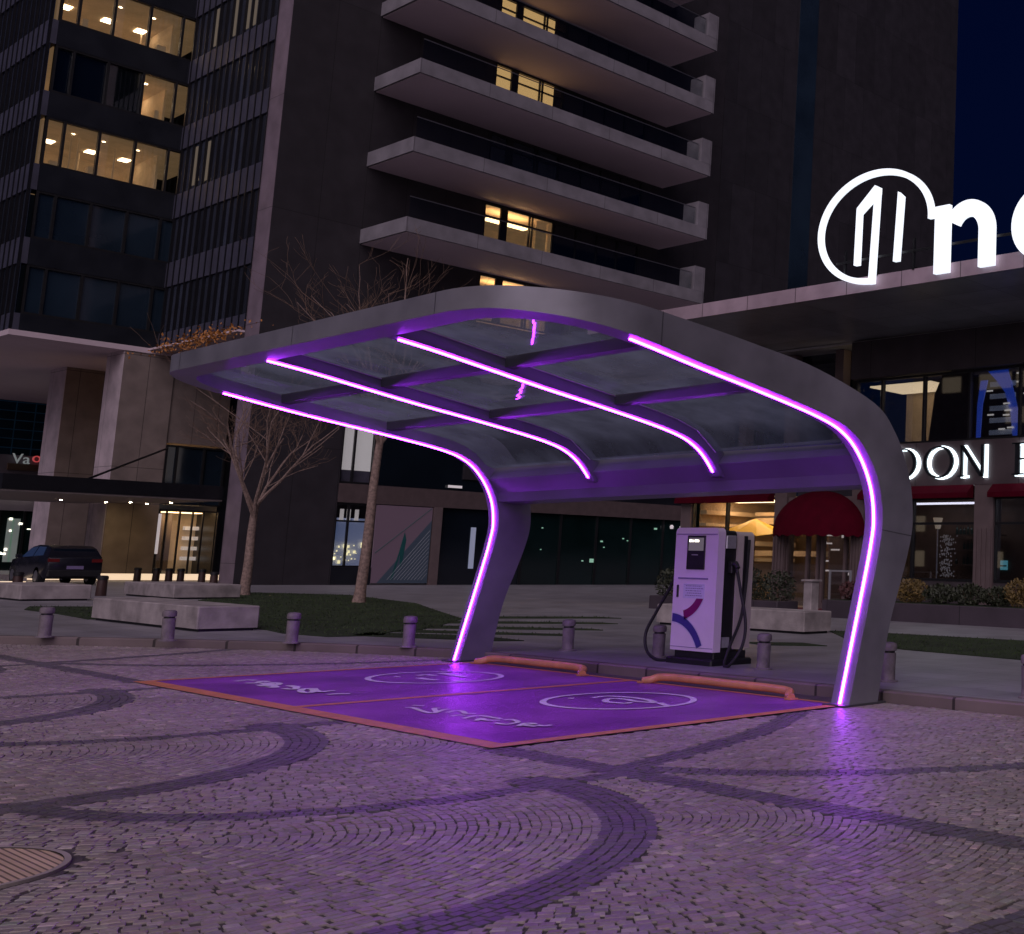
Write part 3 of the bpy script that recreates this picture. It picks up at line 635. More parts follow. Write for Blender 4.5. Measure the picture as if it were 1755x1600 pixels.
arcband('magenta_stripe_edge', cx0 + .15, 1.27, .562, .014, -78, -26, M['paper'])
MB().box(cx0 + .01, cx1 - .01, f - .006, f, .345, .352).build('bottom_seam', M['inkgrey'], ch)
xs_ = cx1 - .03
MB().bbox(xs_, xs_ + .035, cy0 + .15, cy0 + .33, 1.72, 1.90, .01).build('side_lamp_box', M['silver'], ch)
MB().box(xs_, xs_ + .033, cy0 + .16, cy0 + .28, .36, .50).build('rating_plate', M['silver'], ch)
def gun(name, x, y, z, s_):
    g_ = MB().bbox(x - .04, x + .05, y - .04, y + .05, z - .10, z + .06, .012); g_.tube([(x, y, z), (x + s_ * .10, y - .01, z + .03), (x + s_ * .16, y - .02, z - .03)], [.035, .04, .03], 8)
    return g_.build(name, M['black'], ch, smooth=True)
gun('connector', cx1 + .02, cy0 + .24, 1.48, 1); gun('connector', cx0 - .02, cy0 + .20, 1.44, -1)
cr_ = smoothpath([(cx1 + .15, cy0 + .22, 1.46), (cx1 + .27, cy0 + .20, 1.15), (cx1 + .42, cy0 + .18, .72), (cx1 + .46, cy0 + .10, .40), (cx1 + .35, cy0 + .0, .16), (cx1 + .22, cy0 + .02, .155), (cx1 + .14, cy0 + .18, .40), (cx1 + .06, cy0 + .42, .75), (cx1 + .02, cy0 + .52, 1.2), (cx1 + .03, cy0 + .54, 1.85)], 8)
MB().tube(cr_, .022, 8).build('cable', M['rubber'], ch, smooth=True)
cl_ = smoothpath([(cx0 - .12, cy0 + .18, 1.42), (cx0 - .26, cy0 + .16, 1.15), (cx0 - .46, cy0 + .1, .80), (cx0 - .58, cy0 + .03, .50), (cx0 - .48, cy0 - .02, .26), (cx0 - .25, cy0 - .04, .150), (cx0 - .02, cy0 + .0, .145)], 8)
MB().tube(cl_, .022, 8).build('cable', M['rubber'], ch, smooth=True)
MB().box(cx1 + .001, cx1 + .012, cy0 + .47, cy0 + .53, 1.0, 1.9).build('cable_rail', M['black'], ch)

# ================================================================== wheel stops
def wstop(x0, x1, y, lab):
    p = smoothpath([(x0, y - .14, .03), (x0 + .08, y - .10, .045), (x0 + .26, y, .085), ((x0 + x1) / 2, y, .09), (x1 - .26, y, .085), (x1 - .08, y - .10, .045), (x1, y - .14, .03)], 6)
    t = T('wheel_stop', lab, 'wheel stop', ((x0 + x1) / 2, y, 0), 'orange tube wheel stops')
    MB().tube(p, .048, 12).build('tube', M['orange_tube'], t, smooth=True)
    for x in (x0, x1): MB().box(x - .05, x + .05, y - .20, y - .08, .0085, .028).build('foot', M['orange_tube'], t)
wstop(-16.15, -13.65, 9.93, 'orange tubular wheel stop in the bay beside the left canopy leg')
wstop(-12.40, -9.80, 9.93, 'orange tubular wheel stop in front of the charging cabinet, nearer the right canopy leg')
# ================================================================== bollards
def bol():
    t = T('bollard', '', 'bollard', (0, 0, .12), 'stone bollards along the kerb')
    MB().lathe([(.125, .12), (.125, .135), (.088, .145), (.086, .30), (.090, .47)], 0, 0, 20).build('post', M['bollard'], t, smooth=True)
    MB().lathe([(.074, .471), (.074, .495)], 0, 0, 20).build('neck', M['black'], t)
    MB().lathe([(.092, .496), (.098, .51), (.098, .56), (.088, .585), (.055, .598)], 0, 0, 20).build('cap', M['bollard'], t, smooth=True)
    return t
B0 = bol()
labs = ['stone bollard at the far left in front of the square concrete bench', 'stone bollard standing in front of the long concrete bench', 'stone bollard on the pavement edge in front of the lawn, below the first bare tree', 'stone bollard just left of the left canopy leg',
        'stone bollard between the left canopy leg and the charging cabinet', 'purple lit stone bollard half behind the left cable of the charging cabinet', 'purple lit stone bollard beside the right cable of the charging cabinet', 'stone bollard just behind the right canopy leg', 'stone bollard cut by the right edge of the photo']
for i, (x, y) in enumerate([(-23.32, 6.79), (-21.52, 7.84), (-20.0, 8.99), (-18.18, 9.88), (-16.15, 11.29), (-14.24, 11.48), (-11.86, 11.3), (-9.65, 11.28), (-7.40, 11.04)]):
    if i == 0: B0.location = (x, y, .12); B0['label'] = labs[0]
    else: dup(B0, (x, y, .12), labs[i])
def sbol():
    t = T('small_bollard', '', 'bollard', (0, 0, .12), 'small dark bollards before the lit entrance')
    MB().lathe([(.14, .12), (.13, .56), (.12, .60)], 0, 0, 14).build('post', pbr('dark_rust_bollard', (.05, .022, .018), .5), t, smooth=True)
    MB().lathe([(.145, .601), (.145, .69), (.11, .72)], 0, 0, 14).build('cap', M['black'], t, smooth=True); return t
sb0 = sbol()
sl = ['small dark bollard left of the parked car and square bench', 'small dark bollard just right of the parked car', 'small dark bollard before the warm downlit wall, leftmost of those before the lit entrance', 'small dark bollard before the dark left edge of the glass entrance', 'left one of two close dark bollards before the glass doors', 'right one of two close dark bollards before the glass doors', 'small dark bollard before the lit steps near the pale corner pier', 'small dark bollard rightmost of the row, at the foot of the corner pier']
for i, (x, y) in enumerate([(-47.76, 13.04), (-42.32, 13.56), (-60.4, 20.6), (-60.0, 21.15), (-58.9, 21.25), (-58.7, 21.62), (-57.3, 21.9), (-50.57, 19.74)]):
    if i == 0: sb0.location = (x, y, .12); sb0['label'] = sl[0]
    else: dup(sb0, (x, y, .12), sl[i])
# ================================================================== benches
def bench(x0, x1, y0, y1, h, lab):
    t = T('concrete_bench', lab, 'bench', ((x0 + x1) / 2, (y0 + y1) / 2, .12), 'concrete block benches on the plaza')
    MB().bbox(x0, x1, y0, y1, .17, .12 + h, .02).build('block', M['concrete'], t)
    MB().box(x0 + .06, x1 - .06, y0 + .06, y1 - .06, .12, .17).build('plinth', M['black'], t)
bench(-28.45, -23.55, 9.0, 10.0, .44, 'long low concrete bench nearest the kerb with a purple lit end')
bench(-41.6, -38.74, 10.66, 12.2, .42, 'square concrete bench in front of the parked dark car')
bench(-42.70, -39.05, 14.25, 16.0, .42, 'concrete bench behind the long bench, before the lit entrance')
bench(-21.6, -17.05, 17.3, 18.1, .45, 'low concrete bench behind the charging cabinet near the red dome awning')
# ================================================================== lawns
def inpoly(x, y, P_):
    c = False; j = len(P_) - 1
    for i in range(len(P_)):
        if (P_[i][1] > y) != (P_[j][1] > y) and x < (P_[j][0] - P_[i][0]) * (y - P_[i][1]) / (P_[j][1] - P_[i][1]) + P_[i][0]: c = not c
        j = i
    return c
def lawn(polys, n_):
    mb = MB(); bl = MB()
    for P_ in polys:
        mb.prism(P_, .121, .135)
        xs = [p[0] for p in P_]; ys = [p[1] for p in P_]; A = (max(xs) - min(xs)) * (max(ys) - min(ys)); k = int(n_ * A)
        for _ in range(k):
            x, y = random.uniform(min(xs), max(xs)), random.uniform(min(ys), max(ys))
            if not inpoly(x, y, P_): continue
            a = random.uniform(0, 6.28); h = random.uniform(.02, .045); w = .010; lx, ly = random.uniform(-.03, .03), random.uniform(-.03, .03)
            bl.quad((x - w * math.cos(a), y - w * math.sin(a), .134), (x + w * math.cos(a), y + w * math.sin(a), .134), (x + lx, y + ly, .134 + h))
    struct(mb.build('lawn', M['turf']), 'stuff'); struct(bl.build('grass', M['grass']), 'stuff')
main = [(-23.45, 10.1), (-22.4, 9.9), (-21.1, 10.05), (-20.9, 10.9), (-21.7, 11.4), (-22.2, 12.3), (-23.2, 13.2), (-25.4, 15.0), (-30, 16.9), (-34.0, 18.6), (-41.4, 20.3), (-44.5, 18.6), (-41.0, 16.5), (-38.0, 14.5), (-33, 12.4), (-28, 10.4)]
fing = [[(-21.8, 11.1), (-21.2, 10.5), (-18.6, 11.6), (-18.4, 12.0), (-20.0, 12.1)], [(-22.3, 12.0), (-21.8, 11.5), (-19.0, 13.4), (-19.4, 13.6)], [(-23.2, 13.2), (-22.6, 12.5), (-20.2, 14.9), (-20.7, 15.0)], [(-24.6, 14.4), (-24.0, 13.8), (-22.0, 16.6), (-22.6, 16.6)], [(-26.4, 15.6), (-25.6, 15.2), (-24.0, 18.2), (-24.8, 18.1)]]
lawn([main] + fing, 60)
lawn([[(-17.6, 18.6), (-16.6, 18.9), (-13.1, 19.3), (-6, 19.0), (-6, 15.2), (-10.4, 15.35), (-13.0, 15.6), (-14.8, 16.3)]], 60)
lawn([[(-35.2, 9.9), (-33.4, 9.3), (-31.2, 9.25), (-28.6, 9.0), (-28.6, 10.3), (-32, 11.6), (-34.5, 10.9)]], 40)
for P_ in ([(-16.0, 14.7), (-15.2, 14.5), (-14.4, 15.2), (-15.2, 15.4)],):
    struct(MB().prism(P_, .121, .135).build('lawn', M['turf']), 'stuff')

# ================================================================== TREES
def tree(name, base, lean, hc, r0, lab, seed, spread, height, extra=()):
    rd = random.Random(seed); t = T(name, lab, 'tree', base, 'bare young trees on the lawn'); b0 = Vector(base)
    tp = b0 + Vector(lean) + Vector((0, 0, hc)); tr = MB()
    pts = smoothpath([b0, b0 + (tp - b0) * .35 + Vector((.03, 0, 0)), b0 + (tp - b0) * .7 - Vector((.04, 0, 0)), tp], 5)
    tr.tube(pts, [r0 * (1.25 if i == 0 else 1 - .4 * i / len(pts)) for i in range(len(pts))], 12)
    tr.build('trunk', M['bark'], t, smooth=True)
    br = MB(); tw = MB(); tips = []
    def grow(p, d, L_, r, dep):
        n_ = 5; q = [p]; dd = d.copy()
        for i in range(n_):
            dd = (dd + Vector((rd.gauss(0, .11), rd.gauss(0, .11), rd.gauss(.03, .08)))).normalized(); q.append(q[-1] + dd * L_ / n_)
        (br if dep < 2 else tw).tube(q, [max(.0035, r * (1 - .6 * i / n_)) for i in range(n_ + 1)], 6 if dep < 2 else 4, caps=False)
        tips.append(q[-1])
        if dep >= 4: return
        k = [4, 3, 3, 2][dep]
        for j in range(k):
            i = rd.randint(1 + (dep == 0), n_); nd = (dd * .9 + Vector((rd.gauss(0, .55), rd.gauss(0, .55), rd.gauss(.15, .35)))).normalized()
            grow(q[i], nd, L_ * rd.uniform(.42, .75), r * .40 * (1.1 - .1 * j), dep + 1)
    nl = 7
    for j in range(nl):
        a = 6.283 * j / nl + rd.uniform(-.3, .3); sp_ = spread * rd.uniform(.35, 1.0)
        d = Vector((math.cos(a) * sp_, math.sin(a) * sp_, height * rd.uniform(.6, 1.0))); L_ = d.length * .62
        grow(tp - Vector((0, 0, rd.uniform(0, .5))), d.normalized(), L_, r0 * .36, 0)
    br.build('branches', M['bark'], t); cw = tw.build('twigs', M['twig'], t)
    return t, tips, rd
t1, tips, rd = tree('bare_tree', (-41.98, 17.3, .12), (.04, .05, 0), 2.9, .155, 'bare tree left of the canopy leg with a few dry orange leaves near its top', 5, 3.4, 5.4)
lf = MB()
cc = Vector((-44.0, 16.0, 8.45))
for _ in range(520):
    q_ = rd.gauss(0, .55); c = cc + Vector((rd.gauss(0, .5), q_ * 1.1, q_ * .5 + rd.gauss(0, .14)))
    s_ = rd.uniform(.03, .08); u_ = Vector((rd.gauss(0, 1), rd.gauss(0, 1), rd.gauss(0, 1))).normalized(); v_ = u_.orthogonal().normalized()
    lf.quad(c - u_ * s_, c - v_ * s_ * .5, c + u_ * s_, c + v_ * s_ * .5)
lf.build('dry_leaves', M['leaf_dry'], t1)
tree('bare_tree', (-34.98, 17.45, .12), (.10, .15, 0), 4.9, .15, 'bare tree with speckled trunk in front of the bridge poster, behind the left canopy leg', 11, 2.9, 6.0)

# ================================================================== APARTMENT TOWER (balconies)
tw_ = T('apartment_tower', 'dark brown apartment tower with stacked white balconies and warm lit windows', 'building', (-54.5, 40, .12))
XW = -54.5
MB().box(XW - 1.35, XW, 22.0, 25.85, .12, 60).build('corner_pier', M['stone_brown'], tw_)
MB().box(XW - 1.36, XW - .004, 21.985, 22.0, .12, 60).build('pier_end_cladding', M['stone_lilac'], tw_)
wl = MB(); wl.box(XW - 9, XW, 25.85, 31.65, 8.2, 60); wl.box(XW - 9, XW, 40.9, 69.5, 5.2, 60); wl.box(XW - 9, XW, 31.65, 40.9, 5.2, 13.0)
wl.build('wall', M['stone_brown'], tw_)
wg = MB(); wg.box(XW, XW + .02, 46.5, 69.5, 4.9, 60); wg.build('wing_cladding', M['stone_wing'], tw_)
MB().box(XW + .02, XW + .05, 52.5, 54.2, 4.9, 60).build('glazed_strip', M['blueglass'], tw_)
HEADS = [15.42, 19.06, 22.72, 26.42, 30.06, 33.72]
sp_ = MB()
for h in HEADS: sp_.box(XW - 9, XW - .01, 31.65, 40.9, h, h + 1.30)
sp_.box(XW - 9, XW, 31.65, 40.9, 36.4, 60); sp_.build('spandrel', M['stone_brown'], tw_)
for bi, b0 in enumerate([15.55, 19.2, 22.84, 26.5, 30.2, 33.85]):
    bl_ = MB().prism([(XW, 25.75), (-50.5, 25.75), (-50.5, 42.37), (XW, 42.37)], b0, b0 + .66).build('balcony', M['balcony'], tw_)
    MB().box(-51.75, -50.49, 41.68, 42.38, b0 + .66, b0 + 2.02).build('end_fin', M['balcony'], bl_)
    MB().box(XW, -50.62, 25.85, 42.3, b0 - .03, b0 - .002).build('soffit_lining', M['soffit'], bl_)
    MB().box(-50.66, -50.64, 25.9, 41.6, b0 + .67, b0 + 1.62).build('glass_balustrade', M['bal_glass'], bl_)
    MB().box(-50.68, -50.62, 25.9, 41.6, b0 + 1.62, b0 + 1.65).build('top_rail', M['steel'], bl_)
def wframe(parent, x, ys, z0, z1, transoms=(), name='window_frame', w=.05, dep=.10):
    mb = MB()
    for y in ys: mb.box(x - dep, x + .005, y - w / 2, y + w / 2, z0, z1)
    mb.box(x - dep, x + .004, ys[0], ys[-1], z1 - w, z1 - .001); mb.box(x - dep, x + .004, ys[0], ys[-1], z0 + .001, z0 + w)
    for z in transoms: mb.box(x - dep, x + .003, ys[0], ys[-1], z - w / 2, z + w / 2)
    return mb.build(name, M['frame'], parent)
for k, h in enumerate(HEADS):
    z0 = h - 2.34; zt = h - .62
    wn = wframe(tw_, XW, [31.65, 32.56, 32.86, 34.14, 34.30, 35.5], z0, h, (zt,), 'window_frame', .07)
    mode = ['room', 'room', 'dark', 'curtain', 'curtain2', 'dark'][k]
    MB().box(XW - .06, XW - .045, 31.68, 35.46, z0, h).build('pane', M['glass'] if mode != 'dark' else M['blueglass'], wn)
    MB().box(XW - .12, XW + .002, 32.52, 32.86, z0, h).build('post', M['frame'], wn)
    if mode.startswith('curtain'): MB().box(XW - .32, XW - .26, 31.7, 35.1 if mode == 'curtain' else 34.9, z0, h - .03).build('curtain', M['curtain'], wn)
    if mode == 'room':
        MB().box(XW - 4.4, XW - 4.3, 31.0, 37, z0, h).build('room_back_wall', M['warm_wall'], wn)
        rw = MB(); rw.box(XW - 4.3, XW - .13, 31.55, 31.64, z0, h); rw.box(XW - 4.3, XW - .13, 35.5, 35.6, z0, h); rw.build('room_side_wall', M['warm_wall'], wn)
        MB().box(XW - 4.3, XW - .13, 31.6, 35.6, h - .05, h - .02).build('room_ceiling', M['warm_wall'], wn)
        MB().box(XW - 1.3, XW - .5, 32.2, 34.6, h - .52, h - .49).build('ceiling_lamp', M['warm_lamp2'], wn)
        cu = MB()
        for q in range(9): cu.tube([(XW - .45, 34.8 + q * .07, z0), (XW - .45, 34.8 + q * .07, h - .06)], .04, 6)
        cu.build('drape', M['warm_wall'], wn)
    wd = wframe(tw_, XW, [35.55, 36.9, 38.2, 39.5, 40.85], z0, h, (zt,) if k == 2 else (), 'window_frame', .07)
    MB().box(XW - .06, XW - .045, 35.55, 40.85, z0, h).build('pane', M['darkglass'], wd)
# ground floor of the tower behind the lawn
MB().box(XW - .5, XW + .01, 25.86, 45.6, 3.78, 4.62).build('lintel', M['band_brown_y'] if 'band_brown_y' in M else pbr('lintel_brown', (.10, .07, .07), .6), tw_)
MB().box(XW - 9, XW - .3, 33.9, 46.5, 4.62, 5.2).build('upper_wall', M['spandrel_x'], tw_)
w1 = wframe(tw_, XW - .1, [25.9, 26.45, 27.35], 4.63, 8.15, (), 'window_frame', .09)
MB().box(XW - .20, XW - .18, 25.95, 27.3, 4.66, 8.1).build('pane', M['glass'], w1)
MB().box(XW - .42, XW - .38, 25.9, 27.35, 5.25, 8.1).build('white_display', M['dimwhite'], w1)
MB().box(XW - .42, XW - .39, 25.9, 27.35, 4.65, 5.24).build('grey_display', pbr('grey_display_panel', (.16, .14, .20), .6), w1)
MB().box(XW - .2, XW - .1, 27.4, 33.9, 4.62, 8.2).build('dark_glazing', M['darkglass'], tw_)
w2 = wframe(tw_, XW - .1, [25.9, 26.45, 27.5], .9, 3.76, (2.95,), 'window_frame', .08)
MB().box(XW - .20, XW - .18, 25.95, 27.45, .95, 3.7).build('pane', M['glass'], w2)
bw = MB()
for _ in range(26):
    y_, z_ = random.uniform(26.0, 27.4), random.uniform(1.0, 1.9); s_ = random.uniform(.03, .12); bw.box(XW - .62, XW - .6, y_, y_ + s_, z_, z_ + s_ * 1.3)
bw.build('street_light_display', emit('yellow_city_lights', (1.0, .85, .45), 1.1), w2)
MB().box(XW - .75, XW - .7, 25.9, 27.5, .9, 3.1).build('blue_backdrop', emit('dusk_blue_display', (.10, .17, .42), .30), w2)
wb = MB()
for y_ in (26.02, 26.32, 26.62, 26.98): wb.box(XW - .66, XW - .64, y_, y_ + .17, 2.98, 3.50)
wb.build('white_notice', M['dimwhite'], w2)
MB().box(XW - .4, XW, 25.86, 27.6, .12, .9).build('sill_wall', M['spandrel_x'], tw_)
ps = MB().box(XW - .08, XW, 27.62, 30.25, .2, 3.74).build('poster', M['poster'], tw_)
pl_ = MB()
for i in range(13):
    a_ = 28.35 + i * .16; z0 = .35; z1 = .35 + (30.2 - a_) * 1.45
    if z1 < .5: continue
    pl_.tube([(XW + .004, a_, z0), (XW + .004, min(a_ + 1.9, 30.2), min(3.6, z0 + min(1.9, 30.2 - a_) * 1.25))], .010, 4)
pl_.build('bridge_cable', M['poster_line'], ps)
MB().prism([(29.0, 2.55), (29.1, 2.2), (29.0, 1.2), (28.9, .9), (28.85, 1.5), (28.6, .35), (28.5, .35), (28.8, 1.6)], XW + .001, XW + .006, 'X').build('bridge_pylon', M['poster_teal'], ps)
MB().tube([(XW + .006, 27.7, 1.55), (XW + .006, 30.2, 4.55 - .85)], .014, 4).build('bridge_deck', M['poster_teal'], ps)
MB().box(XW - .2, XW + .05, 30.3, 30.72, .12, 3.78).build('door_pillar', M['pillar'], tw_)
MB().box(XW - .3, XW - .2, 30.72, 35.1, .12, 3.78).build('dark_door', M['darkglass'], tw_)
MB().box(XW - .19, XW - .15, 32.35, 32.6, .9, 2.9).build('blue_door_reflection', emit('blue_reflection_strip', (.06, .22, .5), .22), tw_)  # faint glow painted as a blue reflection on the door glass
sf = MB().box(XW - .25, XW - .2, 35.1, 45.6, .12, 3.78).build('storefront_glass', M['greenglass'], tw_)
for y in (35.1, 37.3, 39.5, 41.7, 43.9, 45.5): MB().box(XW - .199, XW - .12, y - .05, y + .05, .12, 3.78).build('storefront_mullion', M['frame'], tw_)
gl_ = MB()
for y_, z_, s_ in ((36.2, 3.0, .10), (36.2, 1.9, .08), (39.8, 2.4, .16), (40.0, 2.1, .10), (39.2, 1.3, .40), (38.7, 1.35, .12), (41.2, 2.6, .12), (41.5, 2.5, .1), (43.3, 3.2, .2)):
    gl_.box(XW - .199, XW - .19, y_, y_ + s_, z_, z_ + s_ * .5)
gl_.build('storefront_lights', M['green_lit'], sf)
for y_ in (44.2, 44.9): MB().lathe([(.09, 3.28), (.11, 3.42), (.05, 3.5)], XW + .2, y_, 8).build('wall_lamp', M['dimwhite'], tw_)
MB().box(XW, XW + .03, 30.9, 31.6, 4.75, 4.87).build('house_number_plate', M['dimwhite'], tw_)

# ================================================================== OFFICE BLOCK
ob = T('office_block', 'dark glass office block with three warm lit floors, raised on pale columns', 'building', (-75, 25, .12))
XO, YO = -65.3, 16.72
FLO = [(11.75, 14.0), (15.2, 17.4), (18.60, 20.88), (22.03, 24.28), (25.42, 27.68), (28.85, 31.1), (32.3, 34.5)]
# +X face: spandrels between window bands
spx = MB(); z = 11.0
for s_, h in FLO: spx.box(XO - .4, XO, YO, 22.2, z, s_); z = h
spx.box(XO - .4, XO, YO, 22.2, z, 60); spx.build('spandrel_shaded', M['spandrel_x'], ob)
MYS = [YO + .05, 17.44, 18.78, 20.20, 21.56, 22.15]
for i, (s_, h) in enumerate(FLO):
    wf = wframe(ob, XO - .02, MYS, s_, h, (), 'window_frame', .10, .2)
    lit = i in (2, 3, 4)
    MB().box(XO - .14, XO - .12, YO, 22.15, s_, h).build('pane', M['glass'] if lit else M['blueglass'], wf)
    if lit:
        ys0 = 20.3 if i == 3 else YO + .1
        MB().box(XO - 6.1, XO - 6, YO, 22.2, s_, h).build('room_back_wall', M['warm_wall'], wf)
        MB().box(XO - 6, XO - .42, YO, 23.5, h - .06, h - .01).build('room_ceiling', M['warm_wall'], wf)
        MB().box(XO - 6, XO - .42, YO, 22.2, s_ + .02, s_ + .05).build('room_floor', M['warm_floor'], wf)
        MB().box(XO - 6, XO - 1.6, 21.62, 21.72, s_ + .06, h - .07).build('room_partition', M['warm_wall'], wf)
        MB().box(XO - 6, XO - .5, ys0 - .12, ys0 - .02, s_ + .06, h - .07).build('room_side_wall', M['warm_wall'], wf)
        lp = MB()
        for yy in ((17.9, 19.6, 21.0) if i != 3 else (21.0,)):
            for xx in (3.9,): lp.box(XO - xx - .30, XO - xx + .30, yy - .20, yy + .20, h - .10, h - .065)
        for yy in (18.2, 19.4, 20.8): lp.lathe([(.07, h - .09), (.07, h - .065)], XO - 1.6, max(yy, ys0 + .4), 10)
        lp.build('ceiling_lamp', emit('office_panel_lamp', (1.0, .72, .43), {2: 7.0, 3: 13.0, 4: 11.0}[i]), wf)
        fu = MB(); rd = random.Random(i)
        for _ in range(7 if i != 3 else 2):
            y_ = rd.uniform(ys0 + .3, 21.4); x_ = XO - rd.uniform(.8, 3.2); w_ = rd.uniform(.15, .5); fu.box(x_ - w_, x_, y_, y_ + w_, s_ + .05, s_ + rd.uniform(.35, .9))
        for _ in range(4 if i != 3 else 1): y_ = rd.uniform(ys0 + .3, 21.4); x_ = XO - rd.uniform(1.5, 4.5); fu.box(x_ - .05, x_, y_, y_ + .05, s_ + .05, h - .08)
        fu.build('office_furniture', M['warm_wall'], wf)
        if i == 3: MB().box(XO - .30, XO - .26, YO + .1, 20.2, s_, h).build('unlit_room_sheet', M['darkglass'], wf)  # dark sheet put in for the unlit part of this floor
# -Y faces: left return and the long glass facade on the right
def yfacade(x0, x1, y, zb, nm):
    a = MB(); g_ = MB(); z = zb
    for s_, h in FLO: a.box(x0, x1, y, y + .3, z, s_); g_.box(x0, x1, y + .08, y + .1, s_, h); z = h
    a.box(x0, x1, y, y + .3, z, 60); a.build('spandrel_lit', M['spandrel_y'], ob); pn = g_.build('pane_band', M['greyglass'], ob)
    f_ = MB(); x = x1 - .02
    while x > x0: f_.box(x - .022, x + .022, y - .05, y + .07, zb, 60); x -= .70
    f_.build('vertical_fin', M['fin'], ob)
    return pn
yfacade(-95, XO, YO - .31, 11.0, 'left'); yfacade(XO + .02, -55.87, 22.0, 11.0, 'right')
# dim rooms seen through the right facade
dmm = emit('dim_office_pane', (.55, .42, .30), .16, (.05, .05, .05))
for x0, x1, fl in ((-63.2, -62.6, 4), (-61.1, -60.5, 4), (-59.7, -59.1, 4), (-59.0, -58.4, 4), (-63.9, -63.3, 2), (-62.5, -61.9, 2)):
    s_, h = FLO[fl]; MB().box(x0, x1, 22.06, 22.075, s_ + .2, h - .15).build('dim_lit_pane', dmm, ob)
MB().box(-95, XO - .4, YO, 60, 11.3, 11.7).build('floor_slab', M['spandrel_x'], ob)
MB().box(-95, XO + .05, YO - .35, 60, 10.75, 10.995).build('soffit', M['soffit'], ob)
MB().box(XO + .05, -55.9, 21.7, 40, 10.9, 10.995).build('soffit', M['soffit'], ob)
bk = MB(); bk.box(-95, -72, YO + 6.5, 60, 11.7, 60); bk.build('core', M['spandrel_x'], ob)
# columns: pale -Y face, brown +X face
def column(x0, x1, y0, y1, lab=None):
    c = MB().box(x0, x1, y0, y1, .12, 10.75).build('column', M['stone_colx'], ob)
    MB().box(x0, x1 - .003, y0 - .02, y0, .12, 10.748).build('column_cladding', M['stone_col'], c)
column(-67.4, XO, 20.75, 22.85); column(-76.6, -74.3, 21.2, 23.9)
# recessed ground floor
MB().box(-80, XO - .3, 25.4, 26.0, .12, 10.75).build('rear_wall', M['spandrel_x'], ob)
MB().box(XO - 2.1, XO - .06, 22.86, 25.4, 6.6, 10.75).build('upper_infill', M['stone_colx'], ob)
gw = wframe(ob, XO, [22.9, 23.35, 24.5, 25.4], 3.65, 6.5, (), 'window_frame', .08)
MB().box(XO - .12, XO - .1, 22.9, 25.4, 3.7, 6.45).build('pane', M['blueglass'], gw)
gd = wframe(ob, XO, [22.9, 23.2, 23.75, 24.3, 24.75, 25.4], .3, 3.42, (), 'entrance_frame', .06)
MB().box(XO - .12, XO - .1, 22.9, 25.4, .32, 3.4).build('pane', M['glass'], gd)
MB().box(XO - 2.6, XO - 2.5, 22.9, 26, .3, 3.4).build('lobby_back_wall', M['warm_wall'], gd)
MB().box(XO - 1.6, XO - .6, 23.3, 25.0, 3.3, 3.33).build('lobby_lamp', M['warm_lamp2'], gd)
sh_ = MB()
for z_ in (1.0, 1.5, 2.0, 2.5): sh_.box(XO - 2.4, XO - 2.1, 24.8, 25.6, z_, z_ + .18)
sh_.build('lobby_shelf', M['dimwhite'], gd)
MB().box(XO - 1.9, XO - 1.8, 23.6, 24.1, .3, 3.3).build('lobby_column', M['stone_colx'], gd)
MB().box(XO - .1, XO + .01, 22.86, 22.98, 1.3, 3.2).build('white_door_sign', M['dimwhite'], gd)
MB().box(XO + .002, XO + .02, 20.78, 22.83, .3, 3.6).build('downlit_wall_panel', M['wall_warm'], ob)  # warmer copy of the wall stone, downlight glow put into its colour
# entrance steps with lit edge
es = T('entrance_steps', 'low steps with a glowing edge at the foot of the warm downlit entrance wall', 'steps', (-62, 20, .12))
MB().box(XO + .02, -61.2, 17.0, 25.4, .12, .30).build('step', M['concrete'], es)
MB().box(-61.2, -61.17, 17.0, 25.4, .16, .44).build('lit_edge', M['step_glow'], es)
MB().box(-57.0, -56.95, 8.5, 15.8, .125, .20).build('lit_edge', M['step_glow'], es)
# entrance canopy
ec = T('entrance_canopy', 'flat black entrance canopy with downlights and a tie rod, beside the corner pier', 'canopy', (-60.5, 18.5, 3.65))
MB().box(XO + .1, -56.2, 14.5, 21.97, 3.66, 4.24).build('slab', M['fin'], ec)
MB().box(-68.5, -56.25, 14.55, 20.7, 3.60, 3.655).build('soffit', pbr('entrance_soffit', (.30, .25, .24), .6), ec)
MB().box(XO + .1, -56.25, 20.7, 21.95, 3.60, 3.655).build('soffit', pbr('entrance_soffit_b', (.30, .25, .24), .6), ec)
MB().tube([(-58.0, 17.6, 4.25), (XO + .3, 22.8, 6.3)], .045, 6).build('tie_rod', M['fin'], ec)
for x, y in ((-63.6, 18.5), (-64.0, 20.3), (-62.4, 20.7), (-63.2, 21.6), (-60.2, 21.5), (-64.3, 16.3)):
    d = MB().lathe([(.075, 3.575), (.085, 3.60)], x, y, 12).build('downlight', M['steel'], ec); MB().lathe([(.05, 3.568), (.05, 3.5745)], x, y, 12).build('lens', M['spot'], d)

